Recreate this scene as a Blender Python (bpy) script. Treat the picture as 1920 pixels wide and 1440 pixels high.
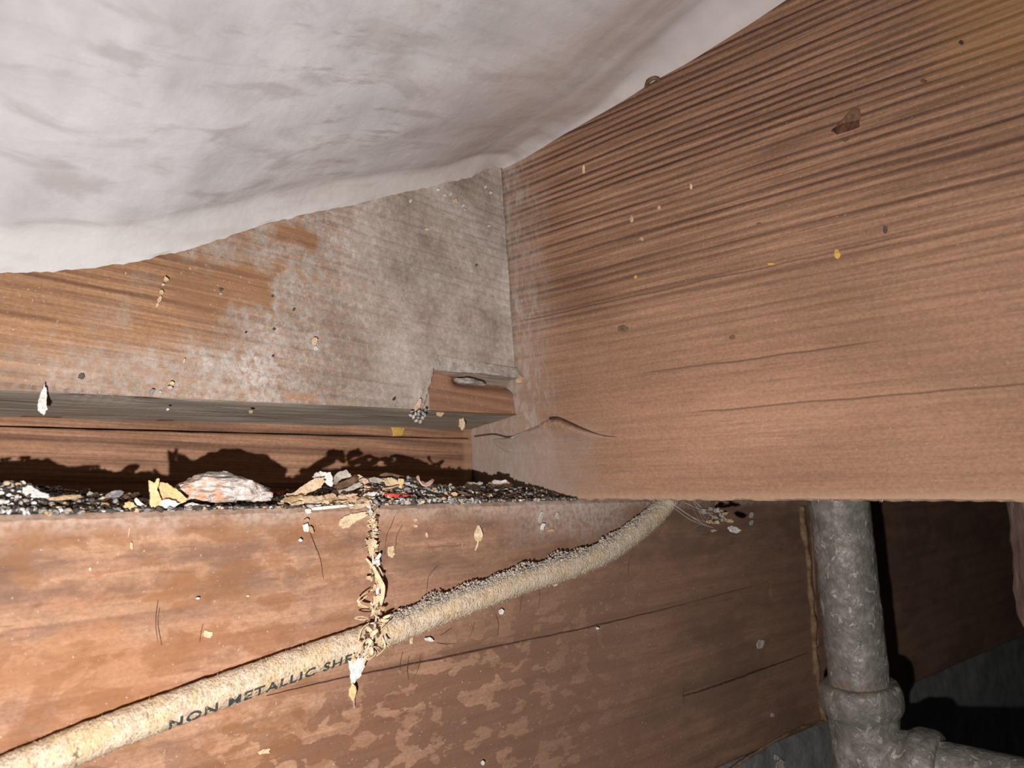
import bpy, bmesh, math, random
import numpy as np
from mathutils import Vector, Matrix, noise as mnoise

scene = bpy.context.scene
for o in list(bpy.data.objects):
    bpy.data.objects.remove(o)
COL = scene.collection
rnd = random.Random(7)

# ------------------------------------------------------------------ camera, world, light
FPX = 1535.0                                     # focal length in pixels of a 1920 x 1440 frame
def _n(v): return v / np.linalg.norm(v)
AX = _n(np.array([2600 - 960, -(897 - 720), -FPX]))          # world X (run of the sill) in camera axes
AY = np.array([-500 - 960, -(930 - 720), -FPX]); AY = _n(AY - AX * (AX @ AY))   # world Y (run of the joist)
AZ = np.cross(AX, AY)
ROT = np.array([AX, AY, AZ])
def ray(px, py): return ROT @ np.array([(px - 960) / FPX, -(py - 720) / FPX, -1.0])
_c0 = ray(1090, 937) * 0.42
CAM = np.array([0.0, 0.0, -_c0[2]])
XJ, YS = float(_c0[0]), float(_c0[1])            # joist face at ledge height, sill face

cd = bpy.data.cameras.new('camera'); cam = bpy.data.objects.new('camera', cd); COL.objects.link(cam)
cam.matrix_world = Matrix.Translation(CAM.tolist()) @ Matrix(ROT.tolist()).to_4x4()
cd.sensor_fit = 'HORIZONTAL'; cd.sensor_width = 36.0; cd.lens = 36.0 * FPX / 1920
cd.clip_start = 0.005; cd.clip_end = 20
cd.dof.use_dof = True; cd.dof.focus_distance = 0.345; cd.dof.aperture_fstop = 18
scene.camera = cam

world = bpy.data.worlds.new('world'); scene.world = world; world.use_nodes = True
world.node_tree.nodes['Background'].inputs[0].default_value = (0.9, 0.93, 1.0, 1)
world.node_tree.nodes['Background'].inputs[1].default_value = 0.02

ld = bpy.data.lights.new('phone_flash', 'AREA'); flash = bpy.data.objects.new('phone_flash', ld); COL.objects.link(flash)
flash.location = (CAM + ROT @ np.array([-0.024, -0.046, 0.012])).tolist()
ld.shape = 'DISK'; ld.size = 0.0055; ld.spread = math.radians(150)
_a = ray(930, 960); flash.rotation_euler = Vector((-_a).tolist()).to_track_quat('Z', 'Y').to_euler()
ld.energy = 1.42; ld.color = (1.0, 0.97, 0.95)

vs = scene.view_settings
vs.view_transform = 'Standard'; vs.look = 'None'; vs.exposure = 0.0; vs.gamma = 1.0; vs.use_curve_mapping = False

# ------------------------------------------------------------------ projection helpers
def onp(px, py, n, c):
    """the point of plane n.p = c seen at a pixel of the photograph"""
    r = ray(px, py); n = np.array(n, float)
    t = (c - n @ CAM) / (n @ r)
    return CAM + r * t
def ony(px, py, y): return onp(px, py, (0, 1, 0), y)
def onz(px, py, z): return onp(px, py, (0, 0, 1), z)
# the joist leans a little: face x = XJ - LEAN * z
LEAN = 0.0
for _ in range(40):
    a = onp(943, 322, (1, 0, LEAN), XJ); b = onp(975, 775, (1, 0, LEAN), XJ)
    LEAN += (a[1] - b[1]) * 0.6 / max(a[2] - b[2], 1e-3) * 0.8
def onj(px, py, off=0.0): return onp(px, py, (1, 0, LEAN), XJ - off)
YC = float(onj(975, 775)[1])                     # face of the upper rim board
YD = float(onj(885, 830)[1])                     # face of the planks behind it
def xface(z): return XJ - LEAN * z

# ------------------------------------------------------------------ object helpers
def tag(o, label=None, cat=None, group=None, kind=None):
    if label: o['label'] = label
    if cat: o['category'] = cat
    if group: o['group'] = group
    if kind: o['kind'] = kind
    return o
def empty(name, loc=(0, 0, 0)):
    o = bpy.data.objects.new(name, None); COL.objects.link(o); o.location = loc; o.empty_display_size = 0.01
    return o
def mobj(name, V, F, mat, parent=None, smooth=True, mats=None, idx=None):
    me = bpy.data.meshes.new(name)
    me.from_pydata([tuple(map(float, v)) for v in V], [], F)
    me.update()
    for m in (mats or [mat]): me.materials.append(m)
    if idx is not None: me.polygons.foreach_set('material_index', idx)
    if smooth: me.polygons.foreach_set('use_smooth', [True] * len(me.polygons))
    o = bpy.data.objects.new(name, me); COL.objects.link(o)
    if parent is not None:
        o.parent = parent
        o.matrix_parent_inverse = Matrix.Translation(parent.location).inverted()
    return o
def recenter(o, base):
    """move the origin of a mesh object to its base point"""
    b = Vector([float(c) for c in base])
    o.data.transform(Matrix.Translation(-b)); o.location = b
    return o
def sm(o, ang=35):
    o.data.set_sharp_from_angle(angle=math.radians(ang)); return o
def N3(p, s, o=(0, 0, 0)):
    return mnoise.noise(Vector((p[0] * s[0] + o[0], p[1] * s[1] + o[1], p[2] * s[2] + o[2])))
def gridfaces(nu, nv, off=0, flip=False):
    F = []
    for i in range(nu - 1):
        for j in range(nv - 1):
            a = off + i * nv + j; q = (a, a + nv, a + nv + 1, a + 1)
            F.append(q[::-1] if flip else q)
    return F
def lerp(a, b, t): return a + (b - a) * t
def sstep(x, a, b):
    t = min(1, max(0, (x - a) / (b - a))); return t * t * (3 - 2 * t)

def board(name, s0, s1, n, prof, mat, axis='x', parent=None, disp=None, edge=0.0004):
    """sweep a closed profile prof(s) -> [(a, z)...] along an axis; the profile runs round a board, finely sampled"""
    V, F = [], []
    m = None
    for i in range(n):
        s = lerp(s0, s1, i / (n - 1))
        pr = prof(s); m = len(pr)
        for k, (a, z) in enumerate(pr):
            p = (s, a, z) if axis == 'x' else (a, s, z)
            if disp: p = disp(p, k)
            V.append(p)
    for i in range(n - 1):
        for k in range(m):
            a = i * m + k; b = i * m + (k + 1) % m
            F.append((a, a + m, b + m, b) if axis == 'x' else (a, b, b + m, a + m))
    F.append(tuple(range(m)) if axis == 'x' else tuple(range(m))[::-1])
    F.append(tuple((n - 1) * m + k for k in range(m))[::-1] if axis == 'x' else tuple((n - 1) * m + k for k in range(m)))
    o = mobj(name, V, F, mat, parent)
    bm = bmesh.new(); bm.from_mesh(o.data); bmesh.ops.recalc_face_normals(bm, faces=bm.faces); bm.to_mesh(o.data); bm.free()
    return sm(o, 40)
def rect_prof(a0, a1, z0, z1, na, nz, bev=0.0015):
    """rectangle with eased corners; starts at the low front corner, goes up the front"""
    P = []
    for j in range(nz + 1): P.append((a0, lerp(z0 + bev, z1 - bev, j / nz)))
    for i in range(na + 1): P.append((lerp(a0 + bev, a1 - bev, i / na), z1))
    for j in range(nz + 1): P.append((a1, lerp(z1 - bev, z0 + bev, j / nz)))
    for i in range(na + 1): P.append((lerp(a1 - bev, a0 + bev, i / na), z0))
    return P
def tube(name, pts, rad, mat, parent=None, nseg=20, caps=True, bump=0.0, bs=200, flat=1.0):
    pts = [Vector([float(c) for c in p]) for p in pts]
    V, F = [], []
    up = None
    for i, p in enumerate(pts):
        t = (pts[min(i + 1, len(pts) - 1)] - pts[max(i - 1, 0)]).normalized()
        if up is None:
            up = Vector((0, 0, 1)) if abs(t.z) < 0.9 else Vector((0, -1, 0))
        a = (up - t * up.dot(t)).normalized(); b = t.cross(a); up = a
        r = rad[i] if isinstance(rad, (list, tuple)) else rad
        for k in range(nseg):
            th = 2 * math.pi * k / nseg
            d = a * math.cos(th) + b * math.sin(th) * flat
            q = p + d * r
            if bump: q = q + d * bump * N3(q, (bs, bs, bs))
            V.append(q)
    for i in range(len(pts) - 1):
        for k in range(nseg):
            a = i * nseg + k; b = i * nseg + (k + 1) % nseg
            F.append((a, b, b + nseg, a + nseg))
    if caps:
        F.append(tuple(range(nseg))[::-1]); F.append(tuple((len(pts) - 1) * nseg + k for k in range(nseg)))
    return sm(mobj(name, V, F, mat, parent), 50)
def catmull(P, per=8):
    P = [np.array(p, float) for p in P]; Q = [2 * P[0] - P[1]] + P + [2 * P[-1] - P[-2]]; R = []
    for i in range(1, len(Q) - 2):
        for k in range(per):
            t = k / per; a, b, c, d = Q[i - 1:i + 3]
            R.append(0.5 * (2 * b + (c - a) * t + (2 * a - 5 * b + 4 * c - d) * t * t + (3 * b - a - 3 * c + d) * t ** 3))
    R.append(P[-1]); return R

# ------------------------------------------------------------------ material helpers
class M:
    def __init__(s, name, rough=0.85, spec=0.25, metal=0.0):
        s.m = bpy.data.materials.new(name); s.m.use_nodes = True
        s.t = s.m.node_tree; s.b = s.t.nodes['Principled BSDF']
        s.b.inputs['Roughness'].default_value = rough; s.b.inputs['Metallic'].default_value = metal
        s.b.inputs['Specular IOR Level'].default_value = spec
        tc = s.t.nodes.new('ShaderNodeNewGeometry'); s.pos = tc.outputs['Position']
        sp = s.t.nodes.new('ShaderNodeSeparateXYZ'); s.t.links.new(s.pos, sp.inputs[0])
        s.x, s.y, s.z = sp.outputs
    def _in(s, sock, v):
        if isinstance(v, bpy.types.NodeSocket): s.t.links.new(v, sock)
        elif isinstance(v, (tuple, list)) and sock.type == 'RGBA' and len(v) == 3: sock.default_value = (*v, 1)
        else: sock.default_value = v
    def f(s, op, a, b=0.0, c=0.0):
        n = s.t.nodes.new('ShaderNodeMath'); n.operation = op
        s._in(n.inputs[0], a); s._in(n.inputs[1], b); s._in(n.inputs[2], c); return n.outputs[0]
    def add(s, *v):
        r = v[0]
        for q in v[1:]: r = s.f('ADD', r, q)
        return r
    def mul(s, *v):
        r = v[0]
        for q in v[1:]: r = s.f('MULTIPLY', r, q)
        return r
    def step(s, v, a, b, lo=0.0, hi=1.0):
        n = s.t.nodes.new('ShaderNodeMapRange'); n.interpolation_type = 'SMOOTHSTEP'
        s._in(n.inputs[0], v); n.inputs[1].default_value = a; n.inputs[2].default_value = b
        n.inputs[3].default_value = lo; n.inputs[4].default_value = hi; return n.outputs[0]
    def vec(s, x, y, z):
        n = s.t.nodes.new('ShaderNodeCombineXYZ')
        for i, v in enumerate((x, y, z)): s._in(n.inputs[i], v)
        return n.outputs[0]
    def noise(s, sx, sy, sz, detail=3, rough=0.55, dist=0.0, off=0.0):
        v = s.vec(s.add(s.mul(s.x, sx), off), s.add(s.mul(s.y, sy), off * 1.7), s.mul(s.z, sz))
        n = s.t.nodes.new('ShaderNodeTexNoise'); n.inputs['Scale'].default_value = 1
        n.inputs['Detail'].default_value = detail; n.inputs['Roughness'].default_value = rough; n.inputs['Distortion'].default_value = dist
        s.t.links.new(v, n.inputs['Vector']); return n.outputs['Fac']
    def vor(s, sx, sy, sz, feature='F1', off=0.0):
        v = s.vec(s.add(s.mul(s.x, sx), off), s.mul(s.y, sy), s.mul(s.z, sz))
        n = s.t.nodes.new('ShaderNodeTexVoronoi'); n.feature = feature; n.inputs['Scale'].default_value = 1
        s.t.links.new(v, n.inputs['Vector']); return n.outputs['Distance']
    def mix(s, fac, a, b, mode='MIX'):
        n = s.t.nodes.new('ShaderNodeMix'); n.data_type = 'RGBA'; n.blend_type = mode
        s._in(n.inputs['Factor'], fac); s._in(n.inputs['A'], a); s._in(n.inputs['B'], b); return n.outputs['Result']
    def ramp(s, fac, stops):
        n = s.t.nodes.new('ShaderNodeValToRGB'); s._in(n.inputs[0], fac); e = n.color_ramp.elements
        while len(e) < len(stops): e.new(0.5)
        for el, (p, c) in zip(e, stops): el.position = p; el.color = (*c, 1) if len(c) == 3 else c
        return n.outputs[0]
    def framp(s, fac, stops): return s.ramp(fac, [(p, (v, v, v)) for p, v in stops])
    def box(s, x0, x1, z0, z1, e=0.003, wob=None):
        X = s.x if wob is None else s.add(s.x, wob); Z = s.z if wob is None else s.add(s.z, wob)
        return s.mul(s.step(X, x0 - e, x0 + e), s.step(X, x1 - e, x1 + e, 1, 0), s.step(Z, z0 - e, z0 + e), s.step(Z, z1 - e, z1 + e, 1, 0))
    def out(s, col, h=None, dist=0.0005, strength=1.0):
        s._in(s.b.inputs['Base Color'], col)
        if h is not None:
            n = s.t.nodes.new('ShaderNodeBump'); n.inputs['Distance'].default_value = dist; n.inputs['Strength'].default_value = strength
            s.t.links.new(h, n.inputs['Height']); s.t.links.new(n.outputs[0], s.b.inputs['Normal'])
        return s.m

def wood(k, along, k0, k1, light, dark, warp=0.006, contrast=1.0, off=0.0, sharp=(0.35, 0.72, 0.9), wl=5.0, plainz=None, fibamt=1.0):
    """growth rings as lines along the board: returns colour, height, ring mask"""
    sc = (wl, 18, 22) if along == 'x' else (18, wl, 22)
    w = k.add(k.z, k.mul(k.add(k.noise(*sc, detail=2, off=off), -0.5), warp))
    ph = k.add(k.mul(w, k0), k.mul(w, w, k1), off)
    fs = (16, 300, 420) if along == 'x' else (300, 16, 420)
    ph = k.add(ph, k.mul(k.noise(*fs, detail=2, off=off + 3), 0.45))
    amp = k.step(k.noise(*((3, 20, 260) if along == 'x' else (20, 3, 260)), detail=1, off=off + 9), 0.3, 0.62, 0.25, 1.0)
    ring = k.mul(k.framp(k.f('FRACT', ph), [(0.0, 0.15), (sharp[0], 0.0), (sharp[1], 1.0), (sharp[2], 0.9), (1.0, 0.15)]), amp)
    fib = k.noise(*((22, 500, 900) if along == 'x' else (500, 22, 900)), detail=3, off=off + 1)
    blo = k.noise(*((9, 20, 24) if along == 'x' else (20, 9, 24)), detail=4, off=off + 5)
    c = k.mix(k.mul(ring, contrast), light, dark)
    fa = fibamt if plainz is None else k.step(k.z, plainz[0], plainz[1], 0.35, 1.0)
    c = k.mix(fa, c, k.ramp(fib, [(0.28, (0.60, 0.58, 0.56)), (0.7, (1.18, 1.18, 1.18))]), 'MULTIPLY')
    fs2 = k.noise(600, 600, 900, detail=4, rough=0.7, off=off + 2)
    c = k.mix(1.0, c, k.ramp(fs2, [(0.3, (0.80, 0.79, 0.78)), (0.7, (1.16, 1.16, 1.16))]), 'MULTIPLY')
    c = k.mix(1.0, c, k.ramp(blo, [(0.3, (0.78, 0.76, 0.74)), (0.7, (1.15, 1.15, 1.15))]), 'MULTIPLY')
    h = k.add(k.mul(ring, -0.5), k.mul(fib, 0.5))
    return c, h, ring

LW = (0.37, 0.215, 0.138); DW = (0.135, 0.070, 0.047)
DUST = (0.43, 0.37, 0.325)

def mat_joist():
    k = M('joist_wood', 0.8, 0.22)
    con = k.step(k.z, 0.045, 0.15, 0.10, 1.0)
    c, h, ring = wood(k, 'y', 150, 480, (0.335, 0.187, 0.119), (0.080, 0.037, 0.026), warp=0.004, contrast=con, off=2.0, plainz=(0.05, 0.13))
    # rows of fine short dashes in the plain wood
    da = k.step(k.noise(300, 45, 900, detail=2, off=4), 0.60, 0.72)
    c = k.mix(k.mul(da, 0.35), c, (0.15, 0.085, 0.06))
    # paler, dusty band by the corner and the lower part; resin-yellow tint at one place
    wob = k.add(k.noise(60, 60, 60, detail=4), -0.5)
    yl = k.mul(k.step(k.add(k.y, k.mul(wob, 0.03)), 0.07, 0.11, 1, 0), k.step(k.z, 0.13, 0.16))
    c = k.mix(k.mul(yl, 0.35), c, (0.42, 0.22, 0.07))
    cor = k.step(k.add(k.y, k.mul(wob, 0.04)), 0.285, 0.33)
    web = k.step(k.noise(240, 240, 90, detail=4, dist=1.5, off=7), 0.42, 0.66)
    c = k.mix(k.mul(cor, k.add(k.mul(web, 0.50), 0.28)), c, DUST)
    gr = k.mul(k.step(k.z, 0.045, 0.03, ), k.step(k.add(k.y, k.mul(wob, 0.08)), 0.25, 0.31))
    c = k.mix(k.mul(gr, 0.5), c, (0.33, 0.26, 0.22))
    fuzz = k.step(k.z, 0.000, 0.006, 1, 0)
    c = k.mix(k.mul(fuzz, 0.6), c, (0.40, 0.26, 0.18))
    sp = k.step(k.noise(900, 900, 900, detail=2, off=3), 0.70, 0.76)
    c = k.mix(k.mul(sp, 0.5), c, (0.5, 0.38, 0.29))
    # long check lines
    for zc, y0, y1 in ((0.0600, 0.12, 0.25), (0.0395, 0.06, 0.22), (0.0975, 0.10, 0.33)):
        wz = k.add(k.z, k.mul(k.add(k.noise(1, 30, 1, detail=3, off=zc * 100), -0.5), 0.002))
        ln = k.mul(k.step(k.f('ABSOLUTE', k.add(wz, -zc)), 0.0002, 0.0006, 1, 0), k.step(k.y, y0, y0 + 0.02), k.step(k.y, y1 - 0.02, y1, 1, 0))
        c = k.mix(k.mul(ln, 0.55), c, (0.07, 0.035, 0.025))
    hh = k.add(k.mul(h, con), k.mul(k.noise(700, 500, 700, detail=3), 0.35))
    return k.out(c, hh, 0.0006, 0.9)

def mat_rim():
    k = M('rim_board_wood', 0.88, 0.2)
    tl = k.add(k.z, k.mul(k.x, 0.05))      # grain drops to the right
    zo = k.z; k.z = tl
    c, h, ring = wood(k, 'x', 170, 200, (0.40, 0.222, 0.125), (0.17, 0.083, 0.05), warp=0.008, contrast=0.8, off=11.0)
    k.z = zo
    wob = k.add(k.noise(55, 30, 60, detail=5, rough=0.62, off=2), -0.5)
    # pale dust and mould over the right part, with bare islands
    lim = k.add(k.x, k.mul(wob, 0.20), k.mul(k.z, -0.25))
    dm = k.step(lim, 0.075, 0.15)
    lo = k.mul(k.step(k.add(k.z, k.mul(wob, 0.03)), 0.052, 0.066, 1, 0), k.step(k.x, 0.03, 0.12, 0.3, 0.85))
    isl = k.f('MAXIMUM', k.f('MAXIMUM',
        k.box(*RB(395, 515, 575, 500), e=0.003, wob=k.mul(wob, 0.028)),
        k.box(*RB(515, 600, 465, 425), e=0.003, wob=k.mul(wob, 0.02))),
        k.box(*RB(310, 425, 610, 480), e=0.004, wob=k.mul(wob, 0.03)))
    dm = k.mul(dm, k.add(1.0, k.mul(isl, -1.0)))
    fine = k.step(k.noise(330, 300, 330, detail=6, rough=0.8, off=6), 0.36, 0.60, 0.25, 1.0)
    full = k.step(k.x, 0.14, 0.24)
    fine = k.f('MAXIMUM', fine, k.mul(full, 0.90))
    bare = k.box(*RB(812, 1000, 790, 703), e=0.0012, wob=k.mul(wob, 0.006))
    dust = k.mul(k.f('MAXIMUM', dm, lo), fine, k.add(1.0, k.mul(bare, -0.9)))
    mott = k.add(k.mul(k.noise(28, 28, 28, detail=3, rough=0.6, off=13), 0.55), k.mul(k.noise(420, 300, 420, detail=6, rough=0.8, off=14), 0.45))
    dc = k.ramp(mott, [(0.36, (0.22, 0.18, 0.15)), (0.48, (0.37, 0.315, 0.275)), (0.58, (0.52, 0.46, 0.42)), (0.68, (0.70, 0.65, 0.61))])
    c = k.mix(k.mul(isl, 0.5), c, (0.26, 0.135, 0.07))
    c = k.mix(k.mul(dust, 0.92), c, dc)
    c = k.mix(k.mul(bare, 0.45), c, (0.27, 0.13, 0.085))
    ors = k.box(*RB(535, 595, 752, 738), e=0.002, wob=k.mul(wob, 0.01))
    c = k.mix(k.mul(ors, 0.5), c, (0.40, 0.17, 0.05))
    sp = k.step(k.noise(800, 800, 800, detail=2, off=3), 0.68, 0.74)
    c = k.mix(k.mul(sp, 0.6), c, (0.62, 0.55, 0.5))
    # grey underside
    g = k.t.nodes.new('ShaderNodeNewGeometry'); s = k.t.nodes.new('ShaderNodeSeparateXYZ'); k.t.links.new(g.outputs['True Normal'], s.inputs[0])
    und = k.step(s.outputs[2], -0.85, -0.5, 1, 0)
    uc = k.ramp(k.noise(14, 400, 400, detail=4, off=8), [(0.3, (0.18, 0.145, 0.115)), (0.55, (0.34, 0.285, 0.23)), (0.75, (0.48, 0.42, 0.36))])
    c = k.mix(k.mul(und, 0.85), c, uc)
    return k.out(c, k.add(h, k.mul(k.noise(500, 500, 500, detail=4), 0.5)), 0.0006, 0.9)

def mat_plank():
    k = M('back_plank_wood', 0.85, 0.2)
    zo = k.z; k.z = k.add(k.z, k.mul(k.x, 0.02))
    c, h, ring = wood(k, 'x', 120, 0, (0.38, 0.21, 0.13), (0.155, 0.078, 0.052), warp=0.012, contrast=0.8, off=21.0)
    k.z = zo
    bar = k.step(k.add(k.x, k.mul(k.add(k.noise(40, 40, 90, detail=3), -0.5), 0.004)), 0.306, 0.309)
    c = k.mix(k.mul(bar, 0.5), c, (0.36, 0.22, 0.13))
    return k.out(c, h, 0.0005, 0.9)

def mat_sill():
    k = M('sill_beam_wood', 0.85, 0.2)
    zo = k.z; k.z = k.add(k.z, k.mul(k.x, -0.015))
    c, h, ring = wood(k, 'x', 95, 0, (0.43, 0.245, 0.155), (0.26, 0.125, 0.085), warp=0.016, contrast=0.5, off=31.0, fibamt=0.45)
    k.z = zo
    # broken reddish pore dashes
    da = k.mul(k.step(k.noise(55, 30, 520, detail=2, off=14), 0.62, 0.72), k.step(k.noise(14, 10, 30, detail=1, off=3), 0.42, 0.6))
    c = k.mix(k.mul(da, 0.55), c, (0.16, 0.06, 0.05))
    q = k.add(k.z, k.mul(k.x, -0.19), 0.083)                # height over the run of the cable
    n1 = k.noise(75, 40, 150, detail=3.0, rough=0.5, dist=0.3, off=5)
    n2 = k.noise(420, 100, 640, detail=3, rough=0.6, off=9)
    ss = k.add(n1, k.mul(k.add(n2, -0.5), 0.16))
    low = k.step(q, -0.008, -0.035)
    thr = k.add(ss, k.mul(low, 0.10), k.mul(k.step(k.x, 0.32, 0.46), -0.05), -0.015)
    wet = k.f('MAXIMUM', k.mul(k.step(thr, 0.535, 0.56), k.add(0.25, k.mul(low, 0.75))), k.mul(k.step(thr, 0.50, 0.66), 0.55))
    edge = k.mul(k.step(thr, 0.515, 0.54), k.step(thr, 0.545, 0.58, 1, 0))
    wet = k.mul(wet, k.step(k.x, 0.26, 0.40, 1.0, 0.12))
    c = k.mix(k.mul(wet, 0.72), c, (0.150, 0.068, 0.040))
    smo = k.mul(k.step(k.noise(14, 10, 40, detail=4, rough=0.6, off=61), 0.45, 0.62), k.step(k.x, 0.30, 0.40))
    c = k.mix(k.mul(smo, 0.55), c, (0.085, 0.055, 0.042))
    c = k.mix(k.mul(edge, low, 0.2), c, (0.12, 0.05, 0.03))
    # ochre tint at left, darker grey-brown towards the far end
    oc = k.mul(k.step(k.x, 0.17, 0.09), k.step(k.noise(22, 20, 50, detail=3, off=17), 0.45, 0.62))
    c = k.mix(k.mul(oc, 0.4), c, (0.40, 0.17, 0.06))
    dk = k.step(k.add(k.x, k.mul(k.add(k.noise(25, 20, 45, detail=4, off=19), -0.5), 0.16)), 0.12, 0.31)
    c = k.mix(k.mul(dk, 0.58), c, (0.160, 0.092, 0.064))
    smk = k.mul(k.step(k.noise(30, 20, 90, detail=5, rough=0.65, off=23), 0.50, 0.68), k.step(k.z, -0.075, -0.02))
    c = k.mix(k.mul(smk, 0.5), c, (0.13, 0.08, 0.058))
    sb = k.mul(k.step(k.noise(26, 20, 70, detail=5, rough=0.62, off=43), 0.44, 0.60), k.step(k.f('ABSOLUTE', k.add(k.z, k.mul(k.x, 0.02), 0.018)), 0.004, 0.016, 1, 0))
    c = k.mix(k.mul(sb, 0.62), c, (0.15, 0.085, 0.058))
    oc2 = k.mul(k.step(k.noise(48, 20, 95, detail=5, rough=0.6, dist=0.4, off=53), 0.50, 0.56), k.step(k.x, 0.22, 0.15))
    c = k.mix(k.mul(oc2, 0.5), c, (0.25, 0.108, 0.045))
    # pale dust along the top edge
    du = k.mul(k.step(k.add(k.z, k.mul(k.add(k.noise(60, 30, 40, detail=4, off=3), -0.5), 0.012)), -0.009, -0.001), 0.8)
    dg = k.step(k.noise(420, 420, 420, detail=3, off=1), 0.35, 0.62, 0.35, 1)
    c = k.mix(k.mul(du, dg), c, (0.46, 0.345, 0.275))
    dx = k.mul(k.step(k.x, 0.25, 0.29), k.step(k.x, 0.33, 0.37, 1, 0), k.step(k.add(k.z, k.mul(k.add(k.noise(90, 30, 90, detail=4), -0.5), 0.02)), -0.024, -0.008))
    c = k.mix(k.mul(dx, dg, 0.6), c, (0.45, 0.38, 0.34))
    sp = k.step(k.noise(800, 800, 800, detail=2, off=3), 0.70, 0.75)
    c = k.mix(k.mul(sp, 0.6), c, (0.58, 0.45, 0.36))
    return k.out(c, k.add(h, k.mul(k.noise(600, 500, 600, detail=3), 0.3)), 0.0004, 0.8)

def mat_sheet():
    k = M('white_facing', 0.6, 0.3)
    a = k.noise(30, 30, 30, detail=5, rough=0.6, off=3)
    b = k.noise(26, 90, 60, detail=4, rough=0.55, dist=0.6, off=8)
    c = k.ramp(a, [(0.3, (0.47, 0.455, 0.46)), (0.55, (0.58, 0.565, 0.575)), (0.75, (0.66, 0.65, 0.66))])
    st = k.mul(k.step(b, 0.48, 0.68), k.step(k.y, 0.16, 0.27))
    c = k.mix(k.mul(st, 0.5), c, (0.33, 0.28, 0.262))
    dt = k.mul(k.step(k.noise(55, 260, 120, detail=5, rough=0.65, off=31), 0.54, 0.70), k.step(k.noise(9, 14, 9, detail=2, off=5), 0.45, 0.6), k.step(k.y, 0.19, 0.27))
    c = k.mix(k.mul(dt, 0.5), c, (0.26, 0.215, 0.20))
    # brown grime near the joist, with warm wood bounce painted into it
    g = k.step(k.add(k.x, k.mul(k.add(a, -0.5), 0.12)), 0.13, 0.30)
    st2 = k.noise(40, 14, 40, detail=4, off=12)
    c = k.mix(k.mul(g, k.step(st2, 0.3, 0.7, 0.35, 0.8)), c, (0.50, 0.405, 0.365))
    br = k.step(k.noise(11, 11, 11, detail=4, rough=0.6, off=41), 0.66, 0.70)
    c = k.mix(k.mul(br, 0.0), c, (0.42, 0.27, 0.2))
    lp = k.step(k.add(k.y, k.mul(k.add(a, -0.5), 0.01)), YC - 0.014, YC - 0.006)
    c = k.mix(k.mul(lp, 0.5), c, (0.70, 0.66, 0.63))  # lip painted paler, as its steeper turn catches more light
    sp = k.step(k.vor(260, 260, 260), 0.35, 0.15, 0, 1)
    return k.out(c, k.add(k.noise(180, 180, 180, detail=4), k.mul(b, 0.6)), 0.0007, 0.5)

def mat_concrete():
    k = M('concrete', 0.9, 0.2)
    c = k.ramp(k.noise(45, 45, 45, detail=5, rough=0.65), [(0.3, (0.12, 0.12, 0.118)), (0.55, (0.22, 0.22, 0.213)), (0.8, (0.36, 0.36, 0.35))])
    return k.out(c, k.noise(300, 300, 300, detail=4), 0.0008, 0.8)
def mat_soil():
    k = M('soil', 0.95, 0.1)
    c = k.ramp(k.noise(30, 30, 30, detail=6, rough=0.7), [(0.3, (0.05, 0.035, 0.025)), (0.7, (0.14, 0.10, 0.075))])
    return k.out(c, k.noise(120, 120, 120, detail=5), 0.006, 1.0)
def mat_subfloor():
    k = M('subfloor_boards', 0.85, 0.2)
    c = k.ramp(k.noise(80, 6, 10, detail=4), [(0.3, (0.20, 0.11, 0.07)), (0.7, (0.36, 0.21, 0.13))])
    return k.out(c, k.noise(300, 20, 20, detail=3), 0.0008, 0.8)
def mat_cable():
    k = M('cloth_cable', 0.95, 0.1)
    n = k.noise(260, 260, 260, detail=4, rough=0.6)
    c = k.ramp(n, [(0.3, (0.40, 0.30, 0.215)), (0.5, (0.60, 0.47, 0.34)), (0.7, (0.70, 0.58, 0.45))])
    yl = k.step(k.noise(90, 90, 120, detail=4, off=4), 0.46, 0.6)
    c = k.mix(k.mul(yl, 0.35), c, (0.62, 0.41, 0.16))
    wv = k.noise(1300, 900, 500, detail=2, off=6)
    c = k.mix(k.mul(k.step(wv, 0.55, 0.68), 0.55), c, (0.16, 0.12, 0.085))
    # worn old print
    pr = k.mul(k.step(k.noise(520, 200, 420, detail=2, off=16), 0.62, 0.68), k.step(k.noise(60, 40, 60, detail=2, off=26), 0.48, 0.58))
    c = k.mix(k.mul(pr, 0.7), c, (0.05, 0.05, 0.055))
    gy = k.step(k.x, 0.17, 0.27)
    c = k.mix(k.mul(gy, 0.45), c, (0.40, 0.335, 0.265))
    return k.out(c, k.add(wv, k.noise(900, 900, 900, detail=3)), 0.0006, 1.0)
def mat_ink():
    k = M('faded_black_print', 0.9, 0.1)
    w = k.step(k.noise(700, 700, 700, detail=4, rough=0.65), 0.54, 0.68)
    c = k.mix(k.mul(w, 0.85), (0.05, 0.05, 0.048), (0.46, 0.37, 0.26))
    return k.out(c)
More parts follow.
